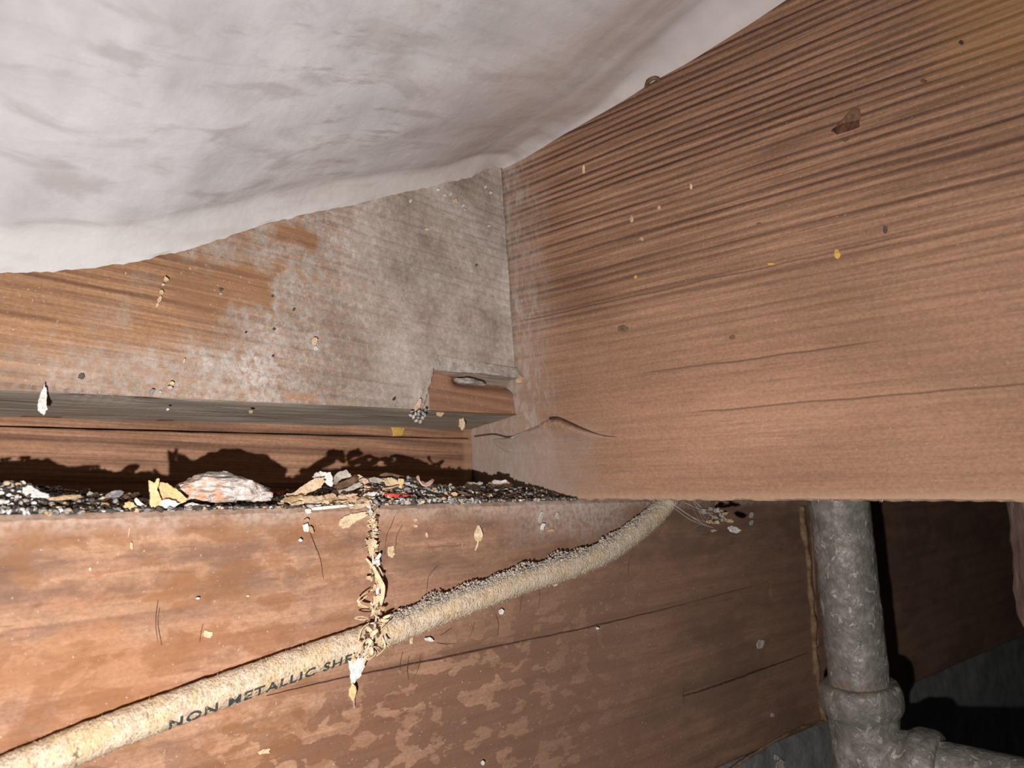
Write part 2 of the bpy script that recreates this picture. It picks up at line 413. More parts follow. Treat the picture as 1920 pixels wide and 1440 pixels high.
def mat_pipe():
    k = M('galvanised_pipe', 0.62, 0.4, 0.25)
    a = k.noise(120, 120, 150, detail=5, rough=0.65)
    c = k.ramp(a, [(0.3, (0.155, 0.138, 0.118)), (0.52, (0.235, 0.215, 0.188)), (0.7, (0.36, 0.335, 0.29))])
    wl = k.step(k.noise(170, 170, 110, detail=4, rough=0.6, dist=1.2, off=5), 0.57, 0.64)
    c = k.mix(k.mul(wl, 0.7), c, (0.56, 0.53, 0.46))
    p = onpipe(1290)[2]
    rs = k.mul(k.step(k.f('ABSOLUTE', k.add(k.z, -p - 0.003)), 0.002, 0.007, 1, 0), k.step(k.noise(160, 160, 160, detail=3), 0.45, 0.65))
    c = k.mix(k.mul(rs, 0.6), c, (0.30, 0.19, 0.13))
    wz = k.mul(k.step(k.z, p - 0.02, p - 0.045), k.step(k.noise(150, 150, 150, detail=5, off=8), 0.46, 0.56))
    c = k.mix(k.mul(wz, 0.6), c, (0.50, 0.45, 0.41))
    rg = k.step(k.noise(260, 260, 260, detail=4, off=2), 0.3, 0.7, 0.4, 0.8)
    k._in(k.b.inputs['Roughness'], rg)
    return k.out(c, k.add(k.noise(330, 330, 330, detail=4), k.mul(wl, 0.4)), 0.0010, 0.9)
def plain(name, c0, c1, sc=300, rough=0.85, spec=0.2, bump=0.0005, stops=(0.35, 0.65)):
    k = M(name, rough, spec)
    n = k.noise(sc, sc, sc, detail=4, rough=0.65)
    c = k.ramp(n, [(stops[0], c0), (stops[1], c1)])
    dk = k.step(k.noise(sc * 2.2, sc * 2.2, sc * 4.5, detail=4, rough=0.7, off=5), 0.50, 0.68)
    c = k.mix(k.mul(dk, 0.45), c, tuple(0.35 * v for v in c0))
    return k.out(c, k.noise(sc * 3, sc * 3, sc * 3, detail=3), bump, 0.8)

def RB(px0, px1, pyb, pyt):
    """x0, x1, z0, z1 of a rectangle of the upper rim board"""
    a = ony(px0, (pyb + pyt) / 2, YC); b = ony(px1, (pyb + pyt) / 2, YC); m = (px0 + px1) / 2
    return a[0], b[0], ony(m, pyb, YC)[2], ony(m, pyt, YC)[2]
YP = 0.222                                         # the pipe stands this far along the joist
def onpipe(py): return ony(1574 + (py - 950) * 0.112, py, YP)

MJ, MR, MPK, MS = mat_joist(), mat_rim(), mat_plank(), mat_sill()
MSH, MCO, MSO, MSF = mat_sheet(), mat_concrete(), mat_soil(), mat_subfloor()
MCB, MIN, MPI = mat_cable(), mat_ink(), mat_pipe()
CREAM = plain('cream_shaving', (0.56, 0.40, 0.24), (0.74, 0.58, 0.39))
YELLOW = plain('yellow_pine_chip', (0.66, 0.45, 0.21), (0.80, 0.60, 0.33))
WHITE = plain('white_paint_flake', (0.62, 0.57, 0.53), (0.82, 0.79, 0.76))
TAN = plain('tan_wood_chip', (0.40, 0.25, 0.14), (0.62, 0.44, 0.27))
BROWN = plain('brown_bark', (0.10, 0.06, 0.04), (0.22, 0.13, 0.08))
PINK = plain('pinkish_shaving', (0.55, 0.34, 0.25), (0.72, 0.50, 0.38))
GREY = plain('grey_grit', (0.17, 0.16, 0.155), (0.36, 0.345, 0.335))
PALEG = plain('pale_grey_flake', (0.36, 0.32, 0.27), (0.56, 0.50, 0.43))
BEIGE = plain('beige_dust', (0.34, 0.275, 0.21), (0.52, 0.43, 0.34))
DARK = plain('dark_grit', (0.045, 0.035, 0.029), (0.135, 0.110, 0.092))
RED = plain('red_plastic', (0.62, 0.07, 0.06), (0.72, 0.11, 0.09), rough=0.5)
OCHRE = plain('yellow_paint', (0.50, 0.28, 0.06), (0.60, 0.38, 0.11))
DKBR = plain('dark_resin', (0.045, 0.016, 0.012), (0.16, 0.075, 0.04), sc=160)
DUSTM = plain('grey_dust', (0.24, 0.20, 0.175), (0.44, 0.385, 0.345), sc=200)
WEB = plain('cobweb', (0.5, 0.46, 0.42), (0.7, 0.66, 0.62))
HAIR = plain('dark_rootlet', (0.06, 0.03, 0.02), (0.12, 0.06, 0.04))
BEAD = plain('dried_bead', (0.13, 0.078, 0.045), (0.30, 0.19, 0.105), sc=150)

# ------------------------------------------------------------------ large structure
ZB = -0.158                                        # underside of the sill
def plane_grid(name, x0, x1, y0, y1, z, n, mat, amp, sc):
    V = []
    for i in range(n):
        for j in range(n):
            x, y = lerp(x0, x1, i / (n - 1)), lerp(y0, y1, j / (n - 1))
            V.append((x, y, z + amp * N3((x, y, 0), (sc, sc, sc))))
    return mobj(name, V, gridfaces(n, n), mat)
tag(plane_grid('floor', -0.8, 1.6, -1.0, 0.40, -0.50, 60, MSO, 0.02, 9), 'bare dark soil of the crawl space floor', None, None, 'structure')
V = [(-.8, -1.0, .236), (1.6, -1.0, .236), (1.6, .42, .236), (-.8, .42, .236), (-.8, -1.0, .255), (1.6, -1.0, .255), (1.6, .42, .255), (-.8, .42, .255)]
BF = [(0, 3, 2, 1), (4, 5, 6, 7), (0, 1, 5, 4), (1, 2, 6, 5), (2, 3, 7, 6), (3, 0, 4, 7)]
tag(mobj('ceiling', V, BF, MSF, smooth=False), 'wooden subfloor boards above the joists', None, None, 'structure')
def wall_prof(x): return rect_prof(YS + 0.001, YS + 0.14, -0.52, ZB - 0.0005, 6, 40, 0.003)
def wall_disp(p, k): return (p[0], p[1] + (0.0018 * N3(p, (25, 1, 25)) if k <= 40 else 0), p[2])
tag(board('wall_back', -0.6, 1.5, 180, wall_prof, MCO, disp=wall_disp), 'grey concrete foundation wall under the sill beam', None, None, 'structure')

# sill beam, two lengths with a butt joint
XJT = float(ony(1528, 1150, YS)[0])
def sill(name, x0, x1, n, seed):
    def prof(x): return rect_prof(YS, YS + 0.14, ZB, 0.0, 10, 60, 0.002)
    def disp(p, k):
        x, y, z = p
        if k <= 60:
            y += 0.0005 * N3(p, (14, 1, 60), (seed, 0, 0)) + 0.0003 * N3(p, (60, 1, 240), (seed, 0, 0))
            if k >= 58: z += 0.0005 * N3(p, (160, 1, 1), (seed, 2, 0))
            # two long drying checks
            for a in SILL_CHECKS:
                zc = a[0] + (x - a[1]) * a[2]
                if a[3] < x < a[4]: y += 0.0016 * math.exp(-((z - zc) / 0.0013) ** 2)
        return (x, y, z)
    return board(name, x0, x1, n, prof, MS, disp=disp)
_q = [ony(*p, YS) for p in ((500, 1305), (1140, 1172), (1260, 1310), (1510, 1226), (0, 1412), (190, 1352))]
SILL_CHECKS = [(_q[0][2], _q[0][0], (_q[1][2] - _q[0][2]) / (_q[1][0] - _q[0][0]), 0.11, 0.50),
               (_q[2][2], _q[2][0], (_q[3][2] - _q[2][2]) / (_q[3][0] - _q[2][0]), 0.40, 0.60)]
sl = sill('sill_beam', -0.30, XJT, 700, 0.0)
tag(sl, 'water-stained reddish brown sill beam behind the cloth cable, with debris on top', 'beam')
sr = sill('sill_beam', XJT + 0.003, 1.45, 260, 9.0)
tag(sr, 'far length of brown sill beam behind the upright pipe', 'beam')
# long thin dark checks as thin dark tubes along the crack lines
def check(pix, off, parent, r=0.00035, name='drying_check', plane=YS, jit=0.0004):
    P = [ony(x, y, plane) for x, y in pix]; P = catmull(P, 10)
    P = [p + np.array([0, -off, jit * N3(p, (200, 200, 200))]) for p in P]
    return tube(name, P, [r * (0.25 + 0.75 * math.sin(math.pi * min(1, max(0.02, i / (len(P) - 1))))) for i in range(len(P))], HAIR, parent, 6)
check([(500, 1304), (640, 1272), (800, 1240), (960, 1206), (1140, 1168), (1300, 1128), (1505, 1075)], -0.0001, sl)
check([(1260, 1312), (1340, 1287), (1430, 1255), (1516, 1224)], -0.0001, sl, 0.0006)
check([(0, 1408), (70, 1390), (130, 1370), (200, 1348)], -0.0001, sl, 0.0004)
# bead along the joint
P = catmull([ony(x, y, YS - 0.001) for x, y in ((1503, 950), (1507, 1000), (1516, 1050), (1518, 1100), (1525, 1160), (1527, 1220), (1534, 1280), (1541, 1330), (1548, 1350))], 8)
tube('joint_bead', P, [0.0019 + 0.0016 * N3(p, (70, 70, 70)) for p in P], BEAD, sl, 10, bump=0.0006)
P = catmull([ony(x, y, YS - 0.001) for x, y in ((1548, 1352), (1510, 1362), (1470, 1380), (1430, 1403), (1395, 1425), (1360, 1450))], 8)
tube('ragged_bottom_fibre', P, [0.0010 + 0.0008 * N3(p, (120, 120, 120)) for p in P], BEAD, sl, 8, bump=0.0006)

# planks behind (two, with the dark gap between them)
_g0, _g1 = ony(0, 799, YD), ony(885, 823, YD)
def zgap(x): return _g0[2] + (x - _g0[0]) * (_g1[2] - _g0[2]) / (_g1[0] - _g0[0])
def plank(name, lo, hi, seed, zt):
    def prof(x): return rect_prof(YD, YD + 0.035, lo(x), hi(x), 4, zt, 0.0006)
    def disp(p, k):
        x, y, z = p
        if k <= zt: y += 0.0004 * N3(p, (12, 1, 80), (seed, 0, 0))
        return (x, y, z + (0.0003 * N3(p, (60, 1, 1), (seed, 5, 1))))
    return board(name, -0.30, xface(0.03) - 0.0004, 260, prof, MPK, disp=disp)
pu = plank('back_plank', lambda x: zgap(x) + 0.0004, lambda x: 0.11, 1, 24)
tag(pu, 'brown plank between the rim board and the thin dark gap, bearing a yellow paint dab', 'plank')
pl = plank('back_plank', lambda x: 0.0004, lambda x: zgap(x) - 0.0003, 5, 24)
tag(pl, 'striped brown plank standing at the back of the ledge behind the debris', 'plank')
# yellow paint dab on upper plank
PX = [(730, 790), (744, 789), (756, 790), (755, 797), (759, 803), (757, 810), (756, 816), (748, 817), (737, 818), (736, 808), (733, 800)]
def patch(name, pix, planefn, mat, parent, thick=0.0005, n=(0, -1, 0), rag=0.0):
    """a thin ragged slab lying on a surface, its outline read off the photograph"""
    P = [planefn(x, y) for x, y in pix]; c = sum(P) / len(P); n = np.array(n, float); n /= np.linalg.norm(n)
    Q = []
    for i in range(len(P)):
        a, b = P[i], P[(i + 1) % len(P)]
        for t in (0, 0.34, 0.67):
            p = a + (b - a) * t
            if rag: p = p + (p - c) * rag * N3(p, (900, 900, 900))
            Q.append(p)
    m = len(Q); V = []
    V += [p - n * 0.0006 for p in Q]; V += [p + n * thick * 0.7 for p in Q]; V += [c + (p - c) * 0.86 + n * thick for p in Q]; V.append(c + n * thick * 1.05)
    F = []
    for r in range(2):
        for i in range(m): F.append((r * m + i, r * m + (i + 1) % m, (r + 1) * m + (i + 1) % m, (r + 1) * m + i))
    for i in range(m): F.append((2 * m + i, 2 * m + (i + 1) % m, 3 * m))
    o = mobj(name, V, F, mat, parent)
    bm = bmesh.new(); bm.from_mesh(o.data); bmesh.ops.recalc_face_normals(bm, faces=bm.faces); bm.to_mesh(o.data); bm.free()
    return o
patch('paint_dab', PX, lambda x, y: ony(x, y, YD), OCHRE, pu, 0.0004)['label'] = 'dab of yellow paint'

# upper rim board, with the broken-out corner and the lifted splinter
_b0, _b1 = ony(0, 731, YC), ony(974, 776, YC)
def zbot(x): return _b0[2] + (x - _b0[0]) * (_b1[2] - _b0[2]) / (_b1[0] - _b0[0])
NZ = RB(812, 985, 790, 703); NX0 = NZ[0]; NZT = NZ[3]
SPT = RB(812, 985, 703, 677)[3]
def rim_prof(x):
    zb = zbot(x); dip = 0.0062
    P = []; nz = 150; zt = 0.234
    for j in range(nz + 1): P.append((YC, lerp(zb, zt, j / nz)))
    P += [(YC + 0.012, zt), (YD - 0.0006, zt)]
    for j in range(4): P.append((YD - 0.0006, lerp(zt, zb - dip + 0.0008, j / 3)))
    for j in range(8): P.append((lerp(YD - 0.0015, YC + 0.0012, j / 7), lerp(zb - dip, zb - 0.0005, j / 7)))
    return P
def rim_disp(p, k):
    x, y, z = p
    if k <= 150:
        y += 0.0006 * N3(p, (20, 1, 60)) + 0.00025 * N3(p, (150, 1, 300))
        jag = 0.0012 * N3(p, (260, 1, 90)) + (z - NZT) * 0.25
        d = sstep(x, NX0 + jag, NX0 + jag + 0.0012) * sstep(z, NZT + 0.0006, NZT - 0.0006)
        d2 = sstep(x, NX0 + jag - 0.004, NX0 + jag - 0.003) * sstep(z, NZT - 0.0072, NZT - 0.0085)
        y += 0.0030 * d + 0.0009 * d2 * (1 - d)
        # deep hollow under the splinter
        hl = sstep(x, NX0 + 0.012, NX0 + 0.022) * math.exp(-((z - (NZT - 0.0035)) / 0.0028) ** 2)
        y += 0.006 * hl
    elif k >= 157:
        z += 0.0006 * N3(p, (40, 200, 1))
        gx = (x - GX) / 0.013; gy = (y - (YC + 0.004)) / 0.004
        z += 0.0022 * math.exp(-gx * gx - gy * gy) * (1 + 0.8 * N3(p, (500, 500, 1)))
    # the end is cut to the lean of the joist
    return (min(x, xface(z) - 0.0013), y, z)
GX = float(ony(205, 745, YC)[0])
rb = board('rim_board', -0.30, xface(0.05) - 0.0004, 520, rim_prof, MR, disp=rim_disp)
tag(rb, 'dusty rim board below the white sheet, orange at one end and grey at the other', 'board')
# splinter: a lifted strip, above the hollow
V = []; nu, nv = 40, 8
xs0, xs1 = float(ony(815, 690, YC)[0]), xface(0.07) - 0.0006
for i in range(nu):
    t = i / (nu - 1); x = lerp(xs0, xs1, t)
    top = SPT - 0.0016 * t; bot = NZT + 0.0002 - 0.0006 * math.sin(t * 9) * 0.5
    for j in range(nv):
        s = j / (nv - 1)
        z = lerp(bot, top, s) + 0.0003 * N3((x, 0, s), (300, 1, 7))
        lift = 0.0004 + 0.0042 * sstep(t, 0.1, 0.9) * (1 - 0.75 * s)
        V.append((min(x, xface(z) - 0.0006), YC - lift - 0.0003 * N3((x, s, 0), (300, 9, 1)), z))
for v in list(V): V.append((v[0], YC + 0.002, v[2] - 0.0001))
F = gridfaces(nu, nv) + gridfaces(nu, nv, nu * nv, True)
n0 = nu * nv
for i in range(nu - 1):
    a, b = i * nv, (i + 1) * nv; F.append((a, a + n0, b + n0, b))
    a, b = i * nv + nv - 1, (i + 1) * nv + nv - 1; F.append((a, b, b + n0, a + n0))
for j in range(nv - 1):
    a = (nu - 1) * nv + j; F.append((a, a + n0, a + 1 + n0, a + 1)); F.append((j, j + 1, j + 1 + n0, j + n0))
sp = mobj('splinter', V, F, plain('dusty_splinter', (0.30, 0.255, 0.22), (0.50, 0.44, 0.39), sc=260), rb); sp['label'] = 'lifted dusty splinter over a broken hollow'
bm = bmesh.new(); bm.from_mesh(sp.data); bmesh.ops.recalc_face_normals(bm, faces=bm.faces); bm.to_mesh(sp.data); bm.free(); sm(sp, 40)

# the joist on the right
ZJT = 0.235
def joist_prof(y):
    P = []; nz = 150; w = 0.045
    for j in range(nz + 1):
        z = lerp(0.0008, ZJT, j / nz); P.append((xface(z), z))
    P += [(xface(ZJT) + w * 0.5, ZJT), (xface(ZJT) + w, ZJT), (xface(.16) + w, .16), (xface(.08) + w, .08), (xface(0) + w, 0.0008)]
    for j in range(6): P.append((lerp(XJ + w - 0.001, XJ + 0.0008, j / 5), 0.0))
    return P
def joist_disp(p, k):
    x, y, z = p
    if k <= 150:
        x -= 0.0006 * N3(p, (1, 10, 40)) + 0.00035 * N3(p, (1, 40, 260)) * sstep(z, 0.05, 0.15)
        if k <= 2: z += 0.0004 * N3(p, (1, 300, 1)); x += 0.0003 * N3(p, (1, 400, 1))
    elif k >= 156: z += 0.0005 * N3(p, (80, 260, 1))
    return (x, y, z)
fj = board('floor_joist', -0.25, 0.40, 560, joist_prof, MJ, axis='y', disp=joist_disp)
tag(fj, 'broad brown floor joist with tight dark grain lines, resting on the sill beam', 'joist')
NJ = (-1, 0, -LEAN)
JP = lambda x, y: onj(x, y)
patch('resin_scar', [(1558, 246), (1574, 230), (1590, 212), (1602, 201), (1612, 204), (1614, 222), (1610, 240), (1590, 247), (1570, 254)], JP, plain('scar_wood', (0.10, 0.05, 0.03), (0.20, 0.11, 0.065), sc=240), fj, 0.0003, NJ)['label'] = 'torn dark scar'
patch('resin_scar', [(1560, 243), (1580, 232), (1596, 229), (1611, 225), (1612, 238), (1592, 246), (1570, 253)], JP, DKBR, fj, 0.0005, NJ)
patch('resin_scar', [(1580, 262), (1590, 259), (1594, 261), (1584, 267)], JP, DKBR, fj, 0.0004, NJ)
for (x, y, w, h, m, nm) in ((1660, 431, 11, 18, DARK, 'black_fleck'), (1570, 476, 14, 26, OCHRE, 'paint_fleck'), (1446, 495, 16, 7, OCHRE, 'paint_fleck'), (1803, 80, 10, 8, DKBR, 'black_fleck'), (1731, 152, 14, 7, DKBR, 'black_fleck'),
                            (1185, 410, 7, 16, TAN, 'paint_fleck'), (1204, 448, 8, 9, TAN, 'paint_fleck'), (1236, 390, 7, 12, TAN, 'paint_fleck'), (1192, 520, 7, 8, OCHRE, 'paint_fleck'), (1425, 420, 12, 6, BROWN, 'black_fleck'), (1374, 632, 13, 9, BROWN, 'black_fleck'), (1168, 616, 24, 12, BROWN, 'knot'), (1095, 318, 6, 16, CREAM, 'paint_fleck'), (1296, 350, 5, 12, CREAM, 'paint_fleck')):
    R = 9; pix = [(x + w / 2 * math.cos(a * 2 * math.pi / R) * (0.65 + 0.5 * rnd.random()), y + h / 2 * math.sin(a * 2 * math.pi / R) * (0.65 + 0.5 * rnd.random())) for a in range(R)]
    patch(nm, pix, JP, m, fj, 0.00025 if nm == 'pale_scrape' else 0.0006, NJ)
# lifted dusty flap in the corner of the joist
V = []; nu, nv = 46, 14
top = [(925, 822), (958, 819), (985, 806), (1008, 797), (1025, 787), (1040, 784), (1060, 792), (1090, 803), (1130, 815), (1170, 819)]
topw = catmull([np.array([*p, 0.0]) for p in top], 6)
for i in range(nu):
    q = topw[int(i / (nu - 1) * (len(topw) - 1))]
    t = i / (nu - 1); env = math.sin(math.pi * t) ** 0.8
    for j in range(nv):
        s = j / (nv - 1)
        py = q[1] + s * (60 * env + 8)
        off = 0.0004 + 0.0042 * env * math.exp(-((s - 0.12) / 0.33) ** 2) * (1 + 0.35 * N3((t * 30, s * 8, 0), (1, 1, 1)))
        if j == 0: off = -0.0008
        if j >= nv - 2: off = -0.0004 * (j - nv + 3)
        V.append(onj(q[0] + 3 * N3((t * 40, s * 9, 4), (1, 1, 1)), py, off))
_pc = catmull([onj(x, y, o) for x, y, o in ((1030, 785, .0035), (1046, 785, .0040), (1066, 793, .0036), (1095, 805, .0022), (1128, 816, .0008), (1165, 820, .0003))], 8)
tube('drying_check', _pc, [0.0005 * (1.15 - i / len(_pc)) for i in range(len(_pc))], HAIR, fj, 6)
_pc = catmull([onj(x, y, o) for x, y, o in ((890, 818, .0002), (925, 814, .0003), (950, 819, .0003), (975, 817, .0004))], 8)
tube('drying_check', _pc, 0.0005, HAIR, fj, 6)
patch('web_patch', [(958, 820), (975, 812), (995, 806), (1012, 802), (1018, 810), (1010, 820), (990, 824), (972, 825)], lambda x, y: onj(x, y, 0.0012), plain('pale_web_dust', (0.40, 0.35, 0.32), (0.62, 0.57, 0.53), sc=240), fj, 0.0010, NJ, 0.3)['label'] = 'pale cobweb dust'
fl = mobj('dust_flap', V, gridfaces(nu, nv, 0, True), MJ, fj); fl['label'] = 'raised grey flap of dust and torn fibre'
# frayed fibres hanging off the bottom edge
V, F = [], []
for i in range(150):
    px = rnd.uniform(1090, 1930); p = onj(px, 938.5); p[2] = 0.0012
    L = rnd.uniform(0.0003, 0.0010) * (2.2 if 1530 < px < 1660 else 1); a = rnd.uniform(-1, 1); w = rnd.uniform(0.0002, 0.0007)
    b = len(V); d = np.array([rnd.uniform(-.0006, .0003), a * L * 0.6, -L])
    V += [p + (0.0006, -w, 0), p + (0.0006, w, 0), p + d + (0.0006, w * .2, 0), p + (-.0003, 0, .0004)]; F += [(b, b + 2, b + 1), (b, b + 3, b + 2), (b + 1, b + 2, b + 3)]
tag(mobj('frayed_fibre', V, F, TAN, fj, False), kind='stuff')

# hanging block at the right edge, behind the joist
pb = onp(1898, 1000, (1, 0, 0), XJ + 0.052)
def blk_prof(z):
    e = 0.0012
    x0, x1, y0, y1 = XJ + 0.047, XJ + 0.085, pb[1] - 0.11, pb[1]
    return [(x0, y0), (x0, lerp(y0, y1, .33)), (x0, lerp(y0, y1, .66)), (x0, y1 - e), (x0 + e, y1), (lerp(x0, x1, .33), y1), (lerp(x0, x1, .66), y1), (x1 - e, y1), (x1, y1 - e), (x1, y0)]
zlo = float(onp(1912, 1222, (0, 1, 0), pb[1])[2])
V, F = [], []
for i in range(60):
    z = lerp(zlo, 0.22, i / 59); pr = blk_prof(z)
    for k, (x, y) in enumerate(pr):
        cut = max(0, 1 - (z - zlo) / 0.012)
        y2 = y - (0.010 * cut * sstep(y, pb[1] - 0.02, pb[1]) if True else 0)
        p = (x, y2, z); V.append((x + 0.0008 * N3(p, (1, 200, 120)), y2 + 0.0009 * N3(p, (200, 1, 160)), z + (0.003 * N3(p, (90, 90, 1)) if i == 0 else 0)))
m = 10
for i in range(59):
    for k in range(m): F.append((i * m + k, i * m + (k + 1) % m, (i + 1) * m + (k + 1) % m, (i + 1) * m + k))
F += [tuple(range(m))[::-1], tuple(59 * m + k for k in range(m))]
k = M('rough_block_wood', 0.9, 0.15)
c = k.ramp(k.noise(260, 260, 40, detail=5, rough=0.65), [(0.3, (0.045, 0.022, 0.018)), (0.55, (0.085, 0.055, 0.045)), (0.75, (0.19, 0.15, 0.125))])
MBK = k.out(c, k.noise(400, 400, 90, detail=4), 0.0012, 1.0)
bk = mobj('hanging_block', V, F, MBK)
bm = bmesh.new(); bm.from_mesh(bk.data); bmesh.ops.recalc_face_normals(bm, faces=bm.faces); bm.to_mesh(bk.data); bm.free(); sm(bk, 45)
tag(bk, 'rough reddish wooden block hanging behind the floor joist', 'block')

# ------------------------------------------------------------------ white sagging facing sheet
_zr = [ony(x, y, YC) for x, y in ((0, 521), (100, 517), (180, 510), (300, 489), (400, 460), (480, 432), (560, 410), (640, 395), (720, 375), (800, 357), (880, 338), (943, 320))]
RX = [-0.30, -0.1] + [float(p[0]) for p in _zr]; RZ = [0.088, 0.083] + [float(p[2]) for p in _zr]
_zj = [onj(x, y) for x, y in ((985, 298), (1060, 252), (1130, 212), (1215, 160), (1310, 106), (1400, 52), (1480, 0), (1600, -75))]
JY = [-0.2] + [float(p[1]) for p in _zj][::-1] + [YC + 0.001]; JZ = [float(_zj[-1][2])] + [float(p[2]) for p in _zj][::-1] + [float(_zj[0][2]) - 0.001]
def zrim(x): return float(np.interp(x, RX, RZ))
def zjst(y): return float(np.interp(y, JY, JZ))
V = []; nx, ny = 300, 220
zc0 = zjst(YC)
for i in range(nx):
    u = i / (nx - 1)
    for j in range(ny):
        v = j / (ny - 1); v = 1 - (1 - v) ** 1.6
        y = lerp(-0.20, YC - 0.0002, v)
        zf = zjst(y); xf = xface(zf) + 0.0006
        x = lerp(-0.26, xf, 1 - (1 - u) ** 1.4)
        zr = zrim(x); d = max(0, YC - y)
        w = sstep(x, 0.02, 0.33)
        z = zr + (zf - zc0) * w + (1 - w) * (0.60 * d + 0.012 * math.sin(min(1, d / 0.2) * math.pi))
        # smoothing toward the joist: the last millimetres follow the joist line
        q = sstep(x, xf - 0.03, xf); z = lerp(z, zf, q * q)
        t = min(1, d / 0.012); z += 0.0075 * (1 - (1 - t) ** 2) * (1 - q)
        wj = lerp(0.004, 0.020, sstep(y, 0.27, 0.16)); t2 = min(1, max(0, xf - x) / wj)
        z += lerp(0.0012, 0.0085, sstep(y, 0.28, 0.17)) * (1 - (1 - t2) ** 2.2)
        # folds running along the joist edge, and the soft lumps of the sheet
        fo = sstep(y, 0.26, 0.2) * sstep(x, xf - 0.07, xf - 0.02) * (1 - sstep(x, xf - 0.006, xf))
        z += 0.0012 * fo * N3((x - xf, y, 0), (110, 9, 1))
        fade = min(1, d / 0.01) * min(1, max(0, xf - x) / 0.01)
        z += fade * (0.0028 * N3((x, y, 0), (16, 16, 1)) + 0.0010 * N3((x, y, 3), (30, 70, 1)))
        if j > ny - 4: z += 0.0007 * N3((x, 0, 0), (300, 1, 1)) + 0.0008 * N3((x, 9, 0), (90, 1, 1)); 
        V.append((x, y, z))
n0 = nx * ny
V += [(a, b, c + 0.0012) for a, b, c in V]
F = gridfaces(nx, ny, 0, True) + gridfaces(nx, ny, n0)
for i in range(nx - 1):
    a, b = i * ny + ny - 1, (i + 1) * ny + ny - 1; F.append((a, b, b + n0, a + n0))
    a, b = i * ny, (i + 1) * ny; F.append((a, a + n0, b + n0, b))
sh = mobj('insulation_facing', V, F, MSH)
tag(sh, 'sagging white facing sheet of insulation stretched between the joist and the rim board', 'insulation')
# staple holding the edge to the joist
ps = [onj(x, y, o) for x, y, o in ((1212, 163, -0.001), (1214, 155, 0.0016), (1221, 149, 0.0024), (1230, 147, 0.0018), (1236, 152, -0.001))]
tube('staple', catmull(ps, 5), 0.0011, BROWN, sh, 8, bump=0.0005)['label'] = 'dark rusty staple'

# ------------------------------------------------------------------ pipe
RP = 54.0 / FPX * float(-(ROT.T @ (ony(1572, 1000, YP) - CAM))[2])
top, j0 = onpipe(700), onpipe(1290)
dv = (top - j0) / np.linalg.norm(top - j0)
pipe = empty('water_pipe', (j0 - dv * 0.36).tolist())
tag(pipe, 'corroded grey galvanised pipe with a tee fitting in front of the sill beam', 'pipe')
def along(a, b, n): return [a + (b - a) * (i / (n - 1)) for i in range(n)]
tube('riser', along(j0 - dv * 0.01, j0 + dv * 0.235, 90), RP, MPI, pipe, 40, bump=0.0006, bs=160)
prof = [(0.003, 0.98), (0.0035, 1.14), (0.0025, 1.27), (0.0, 1.34), (-0.004, 1.37), (-0.0085, 1.36), (-0.0125, 1.31), (-0.015, 1.21), (-0.018, 1.15), (-0.024, 1.13), (-0.032, 1.13), (-0.045, 1.15), (-0.060, 1.15), (-0.075, 1.15), (-0.080, 1.2), (-0.083, 1.35), (-0.092, 1.37), (-0.096, 1.25), (-0.098, 0.99)]
pf = catmull([np.array([a, b, 0.0]) for a, b in prof], 4)
tube('tee_fitting', [j0 + dv * q[0] for q in pf], [RP * q[1] for q in pf], MPI, pipe, 44, bump=0.0009, bs=130)
tube('lower_pipe', along(j0 - dv * 0.09, j0 - dv * 0.36, 50), RP, MPI, pipe, 32, bump=0.0006, bs=160)
ja = j0 - dv * 0.0385
bd = ony(1800, 1463, 0.1); bd = np.array([0.10, -0.98, -0.03]); bd /= np.linalg.norm(bd)
hub = [(0.0, 1.05), (0.018, 1.05), (0.022, 1.08), (0.025, 1.20), (0.028, 1.27), (0.034, 1.27), (0.038, 1.22), (0.0395, 1.12), (0.0395, 0.99)]
pf = catmull([np.array([a, b, 0.0]) for a, b in hub], 4)
tube('tee_branch', [ja + bd * q[0] for q in pf], [RP * q[1] for q in pf], MPI, pipe, 44, bump=0.0010, bs=130)
tube('branch_pipe', along(ja + bd * 0.03, ja + bd * 0.42, 90), RP * 0.98, MPI, pipe, 40, bump=0.0006, bs=160)

# ------------------------------------------------------------------ cloth-sheathed cable
RC = 0.0056
CPX = [(-160, 1522), (-60, 1483), (0, 1457), (100, 1416), (200, 1376), (300, 1338), (400, 1301), (500, 1265), (600, 1230), (680, 1202), (740, 1180), (800, 1156), (860, 1133), (920, 1112), (980, 1090), (1040, 1072), (1100, 1052), (1145, 1030), (1185, 1002), (1215, 978), (1240, 954)]
CP = [ony(x, y, YS - RC * 1.2) for x, y in CPX]
e = CP[-1]; CP += [e + (0.012, 0.0, 0.010), e + (0.028, 0.012, 0.020), e + (0.06, 0.03, 0.022)]
CW = catmull(CP, 12)
cable = tube('electrical_cable', CW, RC, MCB, None, 28, bump=0.00045, bs=420)
tag(cable, 'old tan cloth-sheathed electrical cable with faded print running across the sill beam', 'cable')
CWA = np.array(CW); CL = np.concatenate([[0], np.cumsum(np.linalg.norm(np.diff(CWA, axis=0), axis=1))])
def cab(s):
    p = np.array([np.interp(s, CL, CWA[:, i]) for i in range(3)])
    q = np.array([np.interp(s + 0.002, CL, CWA[:, i]) for i in range(3)]) - np.array([np.interp(s - 0.002, CL, CWA[:, i]) for i in range(3)])
    t = q / np.linalg.norm(q); out = np.array([0, -1.0, 0]); out -= t * (out @ t); out /= np.linalg.norm(out)
    return p, t, out, np.cross(out, t) * (1 if np.cross(out, t)[2] > 0 else -1)
def cab_s(px):
    """arc length where the cable is seen at a given picture column"""
    best = min(range(len(CW)), key=lambda i: abs(pixx(CW[i]) - px)); return CL[best]
def pixx(p):
    v = ROT.T @ (np.array(p) - CAM); return 960 - v[0] / v[2] * FPX
